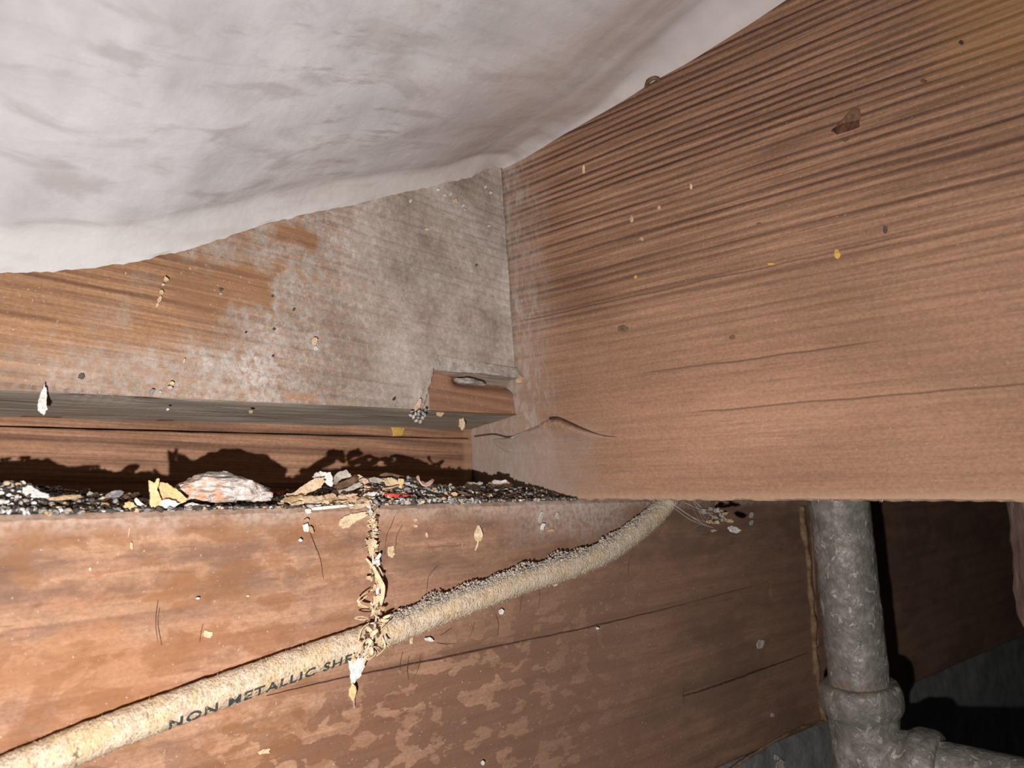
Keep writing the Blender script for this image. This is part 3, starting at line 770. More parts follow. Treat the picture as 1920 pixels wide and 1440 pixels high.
def pixy(p):
    v = ROT.T @ (np.array(p) - CAM); return 720 + v[1] / v[2] * FPX
def lettering(text, px0, px1, size, ang, name='printed_lettering', wscale=None):
    cu = bpy.data.curves.new('txt', 'FONT'); cu.body = text; cu.size = 1.0; cu.space_character = 1.18; cu.resolution_u = 3; cu.offset = 0.018
    to = bpy.data.objects.new('txt', cu); COL.objects.link(to)
    dg = bpy.context.evaluated_depsgraph_get(); me = bpy.data.meshes.new_from_object(to.evaluated_get(dg))
    bpy.data.objects.remove(to)
    bm = bmesh.new(); bm.from_mesh(me)
    bmesh.ops.subdivide_edges(bm, edges=[q for q in bm.edges if q.calc_length() > 0.2], cuts=3, use_grid_fill=False)
    bmesh.ops.triangulate(bm, faces=bm.faces)
    V = np.array([v.co[:] for v in bm.verts]); F = [tuple(v.index for v in f.verts) for f in bm.faces]; bm.free()
    s0, s1 = cab_s(px0), cab_s(px1); W = V[:, 0].max()
    R = []
    for x, y, z in V:
        s = lerp(s0, s1, x / W); p, t, out, up = cab(s)
        th = ang + (y - 0.35) * size / RC
        R.append(p + (out * math.cos(th) + up * math.sin(th)) * (RC + 0.00075))
    return mobj(name, R, F, MIN, cable, False)
lettering('NON METALLIC SHE', 296, 645, 0.0046, -0.50)['label'] = 'faded black capital lettering'

SL0, SL1 = cab_s(290), cab_s(680)
ICO = None
def ico():
    global ICO
    if ICO is None:
        bm = bmesh.new(); bmesh.ops.create_icosphere(bm, subdivisions=1, radius=1); ICO = ([np.array(v.co[:]) for v in bm.verts], [tuple(v.index for v in f.verts) for f in bm.faces]); bm.free()
    return ICO
def rotm():
    a = np.array([rnd.gauss(0, 1) for _ in range(4)]); a /= np.linalg.norm(a); w, x, y, z = a
    return np.array([[1 - 2 * (y * y + z * z), 2 * (x * y - z * w), 2 * (x * z + y * w)], [2 * (x * y + z * w), 1 - 2 * (x * x + z * z), 2 * (y * z - x * w)], [2 * (x * z - y * w), 2 * (y * z + x * w), 1 - 2 * (x * x + y * y)]])
def grain(V, F, I, p, r, mat, flat=0.6, lying=False):
    iv, fa = ico(); b = len(V); R = rotm()
    S = np.array([1, rnd.uniform(0.6, 1), rnd.uniform(flat * 0.6, flat)]) * r
    if lying:
        a = rnd.uniform(0, 6.28); R = np.array([[math.cos(a), -math.sin(a), 0], [math.sin(a), math.cos(a), 0], [0, 0, 1]]) @ np.array([[1, 0, 0], [0, 1, rnd.uniform(-.4, .4)], [0, 0, 1]])
    for v in iv: V.append(p + R @ (v * S * rnd.uniform(0.8, 1.2)))
    F += [tuple(b + i for i in f) for f in fa]; I += [mat] * len(fa)

# dust riding on top of the cable
V, F, I = [], [], []
for i in range(3200):
    px = rnd.uniform(715, 1245); s = cab_s(px); p, t, out, up = cab(s + rnd.uniform(-.001, .001))
    h = sstep(px, 715, 800) * (0.25 + 1.9 * max(0, N3((px * 0.03, 0, 0), (1, 1, 1)) + 0.25)) * (1.0 if px < 1110 else 0.5)
    th = rnd.uniform(0.75, 1.9)
    r = RC + rnd.uniform(0.0, 0.0022) * h * (1 if 1.1 < th else 0.35)
    q = p + (out * math.cos(th) + up * math.sin(th)) * r
    if q[1] > YS - 0.0006: q[1] = YS - 0.0006
    grain(V, F, I, q, rnd.uniform(0.0002, 0.0007) * (1.7 if rnd.random() < .08 else 1), rnd.choice([0, 0, 0, 1, 2, 2]))
o = mobj('dust_crust', V, F, None, cable, True, [BEIGE, GREY, PALEG], I); tag(o, kind='stuff')
# stray cloth fibres standing off the sheath
V, F = [], []
for i in range(5200):
    s = rnd.uniform(CL[12], CL[-40]); p, t, out, up = cab(s); th = rnd.uniform(-1.2, 1.5)
    if -0.95 < th < -0.1 and SL0 < s < SL1 and rnd.random() < 0.75: continue
    n = out * math.cos(th) + up * math.sin(th); a = p + n * (RC - 0.0001)
    d = n * rnd.uniform(0.0002, 0.0009) + t * rnd.uniform(-.0016, .0016) + np.cross(n, t) * rnd.uniform(-.0012, .0012)
    w = np.cross(d, n); w = w / (np.linalg.norm(w) + 1e-9) * rnd.uniform(0.00008, 0.0002); b = len(V)
    V += [a - w, a + w, a + d]; F.append((b, b + 1, b + 2))
I = [rnd.choice([0, 0, 1, 2]) for _ in F]
o = mobj('cloth_fibre', V, F, None, cable, False, [CREAM, TAN, PALEG], I); tag(o, kind='stuff')

# ------------------------------------------------------------------ debris on the ledge
SIL = [(-200, 902), (0, 904), (60, 910), (120, 918), (200, 926), (280, 931), (340, 937), (450, 941), (540, 936), (600, 920), (650, 906), (700, 899), (760, 898), (800, 905), (840, 914), (900, 918), (950, 911), (1000, 916), (1050, 926), (1085, 934)]
_sx = []; _sh = []
for x, y in SIL:
    p = ony(x, y, YS + 0.028); _sx.append(float(p[0])); _sh.append(max(0.0005, float(p[2])))
def pile(x, y):
    h = float(np.interp(x, _sx, _sh))
    t = (y - YS) / 0.028
    f = 0.16 + 0.84 * sstep(t, 0.0, 1.0)
    if y > YS + 0.05: f *= 0.7
    return h * f * (1 + 0.3 * N3((x, y, 0), (90, 90, 1)))
V, F, I = [], [], []
nx, ny = 150, 40
x0, x1 = -0.05, XJ - 0.0005
for i in range(nx):
    for j in range(ny):
        x = lerp(x0, x1, i / (nx - 1)); y = lerp(YS + 0.0012, YD - 0.0006, j / (ny - 1))
        V.append(np.array([x, y, max(0.0002, pile(x, y) - 0.0012) if j else 0.0])); 
F += gridfaces(nx, ny); I += [0] * len(F)
for i in range(7500):
    y = YS + 0.0012 + (YD - YS - 0.003) * rnd.random() ** 1.7; x = rnd.uniform(x0, x1)
    px = pixx((x, y, 0.0))
    z = max(0.0003, pile(x, y) - rnd.uniform(0, 0.0015))
    wts = [5, 2, 0.3, 0.8, 0.15, 0.25]                 # dark, grey, pale grey, tan, white, cream
    if px < 70: wts = [3, 2, 1.5, 0.3, 3.0, 0.3]
    elif px < 280: wts = [6, 2.4, 0.3, 1.1, 0.2, 0.4]
    elif 580 < px < 740: wts = [2.5, 1.5, 1.2, 1.5, 1.0, 2.0]
    elif 740 <= px < 900: wts = [2.0, 5, 2.6, 0.6, 0.3, 0.3]
    elif px >= 900: wts = [5, 1.5, 0.3, 1.0, 0.12, 0.15]
    m = rnd.choices(range(6), wts)[0]
    r = rnd.uniform(0.0005, 0.0013) * (1.25 if 740 < px < 900 else 1.0)
    if rnd.random() < 0.12: r *= 1.6
    grain(V, F, I, np.array([x, y, z]), r, m, 0.55, rnd.random() < 0.6)
grit = mobj('ledge_grit', V, F, None, None, True, [DARK, GREY, PALEG, TAN, WHITE, CREAM], I)
tag(grit, 'dark loose grit and crumbs heaped along the top of the sill beam', 'debris', None, 'stuff')

def chip(name, pix, y0, mat, tilt=0.0, thick=0.0006, bend=0.0, label=None, cat='chip', group=None, rag=0.02, parent=None, plane=None, jit=0.0):
    """a thin curved flake with real thickness: outline on a (leaning) plane y0, base on its lowest point"""
    if plane is None:
        lowp = max(pix, key=lambda q: q[1]); zb = ony(lowp[0], lowp[1], y0)[2]
        n = (0, 1, -tilt); c = y0 - tilt * zb
    else: n, c = plane
    P = [onp(x, y, n, c) for x, y in pix]; nn = np.array(n, float); nn = -nn / np.linalg.norm(nn)
    cen = sum(P) / len(P); Q = []
    for i in range(len(P)):
        a, b = P[i], P[(i + 1) % len(P)]
        k = 5
        for t in range(k):
            p = a + (b - a) * (t / k); p = p + (p - cen) * (0.10 + rag * 3) * (N3(p, (1100, 1100, 1100)) + 0.6 * N3(p, (2600, 2600, 2600))); Q.append(p)
    size = max(np.linalg.norm(p - cen) for p in Q)
    def lift(p, f=1.0):
        d = np.linalg.norm(p - cen) / size
        return p + nn * (bend * size * (d * d) * f + jit * N3(p, (700, 700, 700)))
    m = len(Q); V = []; F = []
    rings = [1.0, 0.9, 0.55]
    for side in (1, -1):
        for r in rings:
            for p in Q:
                q = cen + (p - cen) * r; q = lift(q) + nn * thick * 0.5 * side * (0.75 if r == 1.0 else 1); V.append(q)
        V.append(lift(cen) + nn * thick * 0.5 * side)
    h = 3 * m + 1
    for s in (0, 1):
        for r in range(2):
            for i in range(m):
                q = (s * h + r * m + i, s * h + r * m + (i + 1) % m, s * h + (r + 1) * m + (i + 1) % m, s * h + (r + 1) * m + i); F.append(q if s == 0 else q[::-1])
        for i in range(m):
            q = (s * h + 2 * m + i, s * h + 2 * m + (i + 1) % m, s * h + 3 * m); F.append(q if s == 0 else q[::-1])
    for i in range(m): F.append((i, h + i, h + (i + 1) % m, (i + 1) % m))
    o = mobj(name, V, F, mat, parent)
    bm = bmesh.new(); bm.from_mesh(o.data); bmesh.ops.recalc_face_normals(bm, faces=bm.faces); bm.to_mesh(o.data); bm.free(); sm(o, 45)
    if parent is None:
        b = min(V, key=lambda q: q[2]); recenter(o, b)
        tag(o, label, cat, group)
    return o
def blob(cx, cy, w, h, n=9, ang=0.0, j=0.3):
    R = []
    for i in range(n):
        a = 2 * math.pi * i / n; r = 1 + rnd.uniform(-j, j)
        x, y = w / 2 * math.cos(a) * r, h / 2 * math.sin(a) * r
        R.append((cx + x * math.cos(ang) - y * math.sin(ang), cy + x * math.sin(ang) + y * math.cos(ang)))
    return R
def ribbon(name, P, wdir, w, thick, mat, parent=None):
    P = [np.array(p, float) for p in P]; V = []; F = []
    n = len(P)
    for i, p in enumerate(P):
        t = P[min(i + 1, n - 1)] - P[max(i - 1, 0)]; t = t / (np.linalg.norm(t) + 1e-12)
        wd = np.array(wdir(i) if callable(wdir) else wdir, float); wd = wd - t * (wd @ t); wd /= np.linalg.norm(wd) + 1e-12
        nn = np.cross(t, wd); ww = w * (0.45 + 0.55 * math.sin(math.pi * (i + 0.6) / (n + 0.2)))
        V += [p - wd * ww / 2 - nn * thick / 2, p + wd * ww / 2 - nn * thick / 2, p + wd * ww / 2 + nn * thick / 2, p - wd * ww / 2 + nn * thick / 2]
    for i in range(n - 1):
        for k in range(4): F.append((4 * i + k, 4 * i + (k + 1) % 4, 4 * i + 4 + (k + 1) % 4, 4 * i + 4 + k))
    F += [(3, 2, 1, 0), tuple(4 * (n - 1) + k for k in range(4))]
    o = mobj(name, V, F, mat, parent); sm(o, 50)
    return o

G = 'chips and flakes in the ledge debris'
Y1, Y2, Y3 = YS + 0.004, YS + 0.014, YS + 0.030
# the split yellow chip standing on edge
ch = empty('yellow_wood_chip', ony(300, 956, Y1).tolist()); tag(ch, 'split yellow wood chip standing upright on the ledge', 'wood chip', G)
chip('upright_strip', [(277, 900), (283, 903), (290, 904), (293, 898), (298, 899), (297, 908), (292, 914), (297, 925), (302, 937), (304, 952), (298, 957), (288, 955), (281, 948), (281, 925)], Y1, YELLOW, 0.05, 0.0009, 0.12, parent=ch)
chip('curved_fan', [(297, 907), (308, 907), (318, 911), (328, 917), (338, 926), (346, 936), (343, 944), (330, 946), (312, 944), (302, 936), (298, 922)], Y1 + 0.003, YELLOW, 0.25, 0.0009, 0.25, parent=ch)
# streaked plaster lump
def lump(name, cx, cy, w, h, y, mat, seed, dep=0.6, label=None, cat='lump', skew=0.0):
    bm = bmesh.new(); bmesh.ops.create_icosphere(bm, subdivisions=5, radius=1)
    c = ony(cx, cy, y); d = abs((ROT.T @ (c - CAM))[2]); sx = w / 2 / FPX * d / 0.9; sz = h / 2 / FPX * d
    V = []
    for v in bm.verts:
        p = v.co.copy(); q = p * (1 + 0.22 * mnoise.noise(p * 1.7 + Vector((seed, 0, 0))) + 0.15 * mnoise.noise(p * 4 + Vector((seed, 3, 0))) + 0.05 * mnoise.noise(Vector((p.x * 6, p.y * 6, p.z * 16)) + Vector((seed, 3, 0))))
        zz = (q.z if q.z > -0.75 else -0.75); zz = zz if zz < 0 else zz * (1 - 0.55 * max(0, q.x) ** 1.5)
        V.append(c + np.array([q.x * sx, q.y * sx * dep, zz * sz + skew * q.x * sz]))
    F = [tuple(v.index for v in f.verts) for f in bm.faces]; bm.free()
    o = mobj(name, V, F, mat); recenter(o, min(V, key=lambda q: q[2])); tag(o, label, cat, None); return o
k = M('streaked_plaster', 0.85, 0.2)
a = k.noise(180, 180, 420, detail=4, dist=0.8, off=2); o1 = k.step(k.noise(130, 130, 190, detail=3, off=7), 0.47, 0.58); g1 = k.step(k.noise(90, 90, 420, detail=3, dist=0.5, off=12), 0.54, 0.62)
c = k.ramp(a, [(0.3, (0.50, 0.40, 0.36)), (0.6, (0.76, 0.70, 0.66))])
xl = k.step(k.x, float(ony(440, 920, Y2)[0]), float(ony(400, 920, Y2)[0]))
c = k.mix(k.mul(o1, k.add(0.12, k.mul(xl, 0.55))), c, (0.62, 0.27, 0.095)); c = k.mix(k.mul(g1, 0.75), c, (0.20, 0.18, 0.175))
MPL = k.out(c, k.add(a, k.noise(700, 700, 1500, detail=3)), 0.0008, 1.0)
lump('plaster_lump', 422, 921, 158, 66, Y2 + 0.004, MPL, 4.0, 0.55, 'white plaster lump with orange stains and grey streaks lying on the ledge', 'plaster', -0.12)
lump('plaster_crumb', 422, 887, 14, 8, Y2 + 0.004, WHITE, 9.0, 0.8, 'small white crumb perched on top of the streaked plaster lump', 'plaster')
# named larger chips
def C(name, pix, y, mat, tilt, thick, bend, label, cat='flake', rag=0.03): return chip(name, pix, y, mat, tilt, thick, bend, label, cat, G, rag, jit=0.0002)
C('white_flake', [(41, 916), (50, 911), (58, 913), (70, 920), (82, 926), (93, 930), (86, 935), (70, 933), (52, 931), (43, 926)], Y2, WHITE, 0.6, 0.0009, 0.15, 'smooth white wedge-shaped flake lying beside white crumbs on the ledge')
C('grey_disc_flake', [(201, 927), (210, 921), (222, 920), (232, 923), (229, 930), (218, 934), (203, 934)], Y2, GREY, 0.4, 0.0009, 0.1, 'grey round flake standing at the back of the ledge grit')
C('grey_scale', [(150, 927), (153, 919), (161, 915), (170, 917), (174, 924), (174, 931), (160, 931)], Y3, DARK, 0.4, 0.0009, 0.2, 'dark grey curved scale at the back of the ledge grit')
C('tan_sliver', [(88, 936), (105, 932), (125, 929), (148, 930), (150, 934), (130, 936), (108, 938), (92, 938)], Y1 + .004, TAN, 0.9, 0.0006, 0.1, 'long thin tan sliver lying on dark grit near a smooth white flake')
C('tan_chip', [(231, 950), (233, 944), (241, 941), (249, 943), (254, 949), (262, 953), (250, 956), (240, 956)], Y1, YELLOW, 0.5, 0.0007, 0.15, 'rounded yellow-tan chip lying at the ledge edge', 'wood chip')
C('white_sliver', [(251, 938), (255, 935), (262, 941), (270, 947), (275, 952), (266, 953), (256, 947)], Y1 + .002, WHITE, 0.5, 0.0007, 0.2, 'pointed white sliver leaning beside the rounded yellow-tan chip')
C('white_sliver', [(344, 950), (350, 945), (362, 944), (376, 947), (388, 949), (393, 951), (380, 954), (360, 956), (348, 956)], Y1, WHITE, 0.7, 0.0007, 0.1, 'long white sliver lying between the upright yellow chip and plaster lump')
C('white_flake', [(300, 942), (308, 936), (318, 937), (328, 941), (334, 946), (326, 952), (312, 953), (302, 950)], Y1 - .001, WHITE, 0.4, 0.0007, 0.2, 'ragged white flake at the foot of the upright yellow chip')
C('red_strip', [(508, 923), (525, 921), (550, 921), (556, 924), (555, 928), (530, 928), (510, 928)], YD - 0.006, RED, 0.1, 0.0008, 0.0, 'dull red strip lying in shadow at the back of the ledge', 'plastic', 0.005)
C('red_sliver', [(720, 926), (735, 926), (752, 928), (768, 929), (776, 930), (765, 933), (748, 934), (732, 932)], Y1 + .003, RED, 0.6, 0.0008, 0.0, 'bright red plastic sliver lying among grey grit', 'plastic', 0.01)
C('tan_wedge_chip', [(545, 933), (552, 923), (562, 914), (576, 905), (590, 898), (601, 897), (604, 905), (600, 915), (588, 921), (570, 927), (555, 934), (548, 938)], Y1 + .004, CREAM, 0.35, 0.0012, 0.12, 'large tan wedge-shaped wood chip leaning on the debris heap', 'wood chip', 0.015)
C('white_curl', [(583, 896), (590, 887), (600, 884), (612, 885), (620, 889), (621, 900), (620, 914), (615, 912), (606, 900), (598, 894), (588, 898)], Y1 + .009, WHITE, 0.2, 0.0009, 0.35, 'torn white curl standing behind the large tan wedge chip')
C('white_curl', [(622, 905), (626, 893), (634, 885), (645, 883), (653, 890), (654, 896), (642, 898), (632, 904), (626, 913)], Y2, PALEG, 0.25, 0.0010, 0.4, 'domed pale curl standing beside a dark brown bark sliver')
C('bark_sliver', [(624, 914), (634, 906), (648, 900), (664, 895), (670, 899), (664, 908), (648, 914), (632, 917)], Y2 - .003, BROWN, 0.3, 0.0010, 0.1, 'dark brown bark sliver in the debris heap below a domed pale curl', 'bark')
C('grey_white_flake', [(620, 922), (634, 920), (648, 917), (660, 910), (674, 906), (673, 914), (662, 920), (650, 926), (634, 929), (622, 928)], Y1 + .006, PALEG, 0.4, 0.0009, 0.2, 'grey-white torn flake lying across the debris heap')
C('pink_chip', [(672, 900), (680, 896), (688, 899), (692, 905), (684, 908), (675, 905)], Y2 - .001, PINK, 0.3, 0.0009, 0.1, 'small pinkish chip on top of the debris heap', 'wood chip')
C('cream_chip', [(655, 897), (664, 891), (672, 890), (680, 895), (668, 899), (658, 901)], Y2 + .003, CREAM, 0.3, 0.0009, 0.1, 'cream chip at the crest of the debris heap', 'wood chip')
C('brown_twig', [(712, 890), (722, 887), (733, 888), (745, 891), (757, 894), (757, 898), (744, 896), (730, 893), (715, 893)], Y2 + .006, BROWN, 0.2, 0.0015, 0.05, 'flat brown twig on the crest of the debris heap', 'twig', 0.01)
C('cream_chip', [(718, 901), (724, 897), (734, 896), (742, 902), (743, 909), (732, 912), (722, 911)], Y2, CREAM, 0.3, 0.0010, 0.25, 'rounded cream chip below the flat brown twig', 'wood chip')
C('yellow_chip', [(743, 904), (748, 898), (756, 899), (757, 906), (753, 911), (752, 916), (747, 914)], Y2 - .001, YELLOW, 0.2, 0.0010, 0.1, 'upright yellow chip beside the rounded cream chip', 'wood chip')
C('tan_stick', [(716, 916), (730, 914), (746, 910), (748, 912), (732, 917), (718, 919)], Y2 - .004, TAN, 0.4, 0.0009, 0.0, 'thin tan stick lying below the rounded cream chip', 'stick', 0.01)
C('cream_chip', [(690, 898), (702, 895), (712, 898), (717, 903), (706, 906), (694, 904)], Y2 + .001, PALEG, 0.3, 0.0010, 0.2, 'pale oval chip between pinkish chip and rounded cream chip', 'wood chip')
C('grey_card_flake', [(755, 898), (768, 896), (779, 895), (780, 909), (770, 911), (758, 906)], Y3, GREY, 0.2, 0.0008, 0.1, 'square grey flake standing behind the debris heap near the curled shaving')
pts = [ony(x, y, Y2 + d) for x, y, d in ((783, 893, .001), (785, 900, 0), (790, 906, 0), (797, 909, -.001), (804, 907, -.001), (809, 903, 0), (812, 900, .002))]
o = ribbon('curled_shaving', catmull(pts, 4), (0.15, 1, 0.6), 0.0022, 0.0007, PINK); recenter(o, pts[3]); tag(o, 'pinkish U-shaped curled shaving on grey grit', 'shaving', G)
C('shaded_flake', [(871, 913), (873, 905), (885, 904), (893, 906), (898, 903), (903, 906), (903, 915), (899, 920), (890, 916), (880, 918)], Y3 + .006, PALEG, 0.15, 0.0009, 0.1, 'pale lobed flake standing in shadow near the corner of the ledge')  # white flake; the shade it stands in is put into its grey
C('tan_plate', [(912, 913), (920, 904), (932, 901), (948, 904), (957, 912), (955, 921), (935, 923), (916, 921)], Y3 + .004, TAN, 0.5, 0.0010, 0.2, 'brown rounded plate lying near the joist corner of the ledge')
C('white_flake', [(920, 904), (926, 900), (938, 902), (946, 900), (949, 904), (940, 907), (926, 908)], Y3 + .001, WHITE, 0.3, 0.0008, 0.2, 'pale flake resting on the brown rounded plate by the joist')
C('tan_chip', [(843, 928), (846, 924), (853, 923), (857, 927), (854, 932), (846, 932)], Y1 + .003, YELLOW, 0.3, 0.0010, 0.1, 'small yellow chip with a cream curl beside it on dark grit', 'wood chip')
C('cream_curl', [(833, 921), (837, 923), (839, 929), (842, 930), (838, 931), (834, 928)], Y1 + .004, CREAM, 0.2, 0.0008, 0.2, 'small cream curl beside a small yellow chip on dark grit')
C('tan_stick', [(853, 919), (866, 922), (880, 927), (890, 931), (888, 933), (872, 928), (856, 922)], Y1 + .006, BROWN, 0.5, 0.0009, 0.0, 'thin brown stick lying on dark grit near the small yellow chip', 'stick', 0.01)
# layered cream flakes at the front, over the edge
def look(m, w, h, big=15):
    col = {CREAM: 'cream', TAN: 'tan', WHITE: 'white', PINK: 'pinkish', PALEG: 'pale grey', GREY: 'grey', DARK: 'dark grey', BROWN: 'dark brown', YELLOW: 'yellow'}[m]
    return ('larger ' if w > big else 'small ') + ('slim ' if h < 0.45 * w else 'rounded ') + col
GL = 'cream flakes layered at the ledge edge'
for i in range(42):
    px = rnd.uniform(540, 690); py = rnd.uniform(930, 951); w = rnd.uniform(16, 46); h = rnd.uniform(5, 12)
    m = rnd.choice([CREAM, CREAM, CREAM, TAN, WHITE, PINK])
    chip('cream_flake', blob(px, py, w, h, 9, rnd.uniform(-.25, .15), 0.35), YS + rnd.uniform(-0.0005, 0.008), m, rnd.uniform(0.3, 1.2), 0.0006, rnd.uniform(0, .3), f'{look(m, w, h, 31)} flake in the layer spilling over the ledge edge', 'flake', GL, 0.05, jit=0.0003)
chip('cream_strip', [(577, 952), (600, 950), (630, 947), (660, 945), (661, 949), (630, 953), (600, 956), (580, 957)], YS - 0.0006, WHITE, 0.2, 0.0006, 0.0, 'long pale strip lying along the top edge of the sill beam', 'flake', None, 0.01)
chip('pale_leaf_chip', [(634, 986), (636, 976), (645, 968), (658, 963), (672, 962), (682, 960), (686, 966), (678, 972), (668, 977), (654, 988), (642, 990)], YS - 0.0012, CREAM, 0.0, 0.0007, 0.12, 'pale leaf-shaped chip stuck below the ledge edge beside the hanging strand', 'wood chip', None, 0.02)
# scattered mid-size crumbs and slivers across the ledge
for zone, cnt, mats, lbl, nm, wr in (((0, 66, 906, 940), 22, [WHITE, WHITE, PALEG], 'crumb heaped on the ledge beside the smooth white flake', 'white_crumb', (8, 16)),
                                 ((0, 70, 945, 965), 9, [WHITE, PALEG], 'crumb at the ledge edge in front of dark grit', 'white_crumb', (7, 16)),
                                 ((95, 270, 926, 955), 26, [TAN, CREAM, PALEG, BROWN], 'chip scattered on dark grit between white and yellow chips', 'scattered_chip', (9, 24)),
                                 ((345, 540, 928, 955), 24, [PALEG, TAN, CREAM, DARK, GREY], 'chip scattered around the streaked plaster lump', 'scattered_chip', (8, 20)),
                                 ((640, 770, 895, 935), 50, [CREAM, CREAM, TAN, PALEG, PINK, BROWN], 'shaving mixed in the heap behind the hanging strand', 'heap_shaving', (8, 22)),
                                 ((720, 905, 905, 945), 60, [GREY, PALEG, GREY, DARK, TAN], 'crumb in the debris around the red sliver', 'grey_crumb', (7, 15)),
                                 ((880, 1060, 915, 938), 24, [TAN, BROWN, DARK, PALEG], 'crumb on the narrow ledge by the joist', 'brown_crumb', (6, 16))):
    for i in range(cnt):
        px = rnd.uniform(zone[0], zone[1]); ylo = np.interp(px, [s[0] for s in SIL], [s[1] for s in SIL])
        yedge = 965 - px * 0.0257
        py = rnd.uniform(max(zone[2], ylo - 2), min(zone[3], yedge)); u = (yedge - py) / max(6, (yedge - ylo))
        y = YS + 0.002 + 0.024 * max(0, min(1, u)); w = rnd.uniform(*wr); h = w * rnd.uniform(0.35, 0.75)
        mt = rnd.choice(mats); chip(nm, blob(px, py, w, h, 7, rnd.uniform(-.5, .5), 0.3), y, mt, rnd.uniform(0.0, 0.9), 0.0011, rnd.uniform(0, .35), look(mt, w, h, sum(wr) / 2) + ' ' + lbl, 'crumb' if 'crumb' in nm else 'chip', nm.replace('_', ' ') + 's ' + ('on the ledge' if 'white' not in nm else 'at the ledge'), 0.06, jit=0.0003)

# ------------------------------------------------------------------ hanging strand of shavings
SP = [(690, 940, .001), (697, 965, .003), (700, 990, .004), (695, 1015, .004), (699, 1040, .005), (700, 1065, .005), (705, 1085, .006), (710, 1110, .007), (707, 1135, .008), (705, 1160, .012), (703, 1180, .016), (697, 1200, .017), (688, 1217, .016), (676, 1236, .012)]
SW = catmull([ony(x, y, YS - d) for x, y, d in SP], 10)
strand = empty('hanging_strand', ony(672, 1240, YS - 0.012).tolist()); tag(strand, 'ragged strand of cream wood shavings and cobweb hanging from ledge over the cable', 'shavings')
tube('thread', SW, 0.0004, WEB, strand, 6)
for i in range(130):
    t = rnd.random(); c = SW[int(t * (len(SW) - 1))].copy(); thick = 0.0014 + 0.0016 * sstep(t, 0.2, 0.6) + 0.0012 * sstep(t, 0.75, 0.9)
    c += np.array([rnd.gauss(0, 1) * thick * 0.55, -abs(rnd.gauss(0, 1)) * thick * 0.3, rnd.gauss(0, 0.0005)])
    L = rnd.uniform(0.002, 0.0062); R = rnd.uniform(0.0011, 0.005); n = 9; A = L / R; a0 = rnd.uniform(0, 6.28)
    Rm = rotm(); P = [c + Rm @ np.array([R * (math.cos(a0 + A * (k / (n - 1) - .5)) - math.cos(a0)), R * (math.sin(a0 + A * (k / (n - 1) - .5)) - math.sin(a0)), 0.0006 * k / n]) for k in range(n)]
    for p in P: p[1] = min(p[1], YS - 0.0006)
    ribbon('shaving', P, Rm[:, 2], rnd.uniform(0.0005, 0.0019), 0.00022, rnd.choice([CREAM, CREAM, CREAM, WHITE, TAN, BROWN]), strand)
for pix, w in ((((700, 1062), (706, 1075), (713, 1090), (718, 1102), (717, 1120), (714, 1135)), .0019), (((690, 1110), (678, 1118), (671, 1126), (678, 1134), (690, 1138)), .0008), (((688, 1118), (680, 1124), (672, 1133), (681, 1138), (691, 1139)), .0006),
               (((714, 1183), (722, 1175), (733, 1164)), .0014), (((690, 1158), (676, 1156), (665, 1159), (680, 1162), (692, 1160)), .0004), (((692, 1168), (678, 1180), (672, 1200), (668, 1212)), .0006), (((716, 1195), (722, 1210), (716, 1222), (706, 1230)), .0007), (((700, 1205), (690, 1200), (680, 1206), (674, 1220), (668, 1232)), .0009)):
    P = catmull([ony(x, y, YS - (.0105 if y < 1150 else .0165)) for x, y in pix], 5)
    ribbon('shaving', P, (0.35, -0.5, 0.75), w, 0.0003, CREAM, strand)
for pix, m in (([(699, 1118), (708, 1117), (714, 1120), (714, 1140), (710, 1153), (703, 1154), (698, 1140)], CREAM), ([(688, 1013), (700, 1009), (706, 1016), (703, 1024), (690, 1028)], CREAM), ([(703, 1050), (711, 1049), (712, 1058), (704, 1066), (700, 1060)], WHITE), ([(690, 1028), (700, 1026), (702, 1036), (694, 1043)], CREAM)):
    chip('shaving_plate', pix, YS - (0.0095 if pix[0][1] > 1100 else 0.0065), m, 0.1, 0.0004, 0.2, rag=0.03, parent=strand)
chip('white_flake', [(652, 1240), (662, 1233), (674, 1231), (684, 1238), (682, 1252), (676, 1266), (664, 1277), (657, 1279), (656, 1262)], YS - 0.010, WHITE, -0.15, 0.0007, 0.12, 'large white flake dangling from the foot of the hanging strand', 'flake', None, 0.03)
chip('tan_flake', [(655, 1290), (659, 1283), (665, 1284), (668, 1294), (664, 1309), (659, 1312), (654, 1303)], YS - 0.007, YELLOW, 0.0, 0.0008, 0.12, 'small tan flake dangling below the large white flake', 'flake', None, 0.03)
o = tube('hanging_thread', catmull([ony(x, y, YS - d) for x, y, d in ((660, 1268, .0105), (661, 1285, .007), (663, 1312, .0065), (664, 1328, .005))], 4), 0.00012, WEB, None, 5); recenter(o, ony(664, 1328, YS - .005)); tag(o, 'fine cobweb thread carrying the small tan flake', 'cobweb')

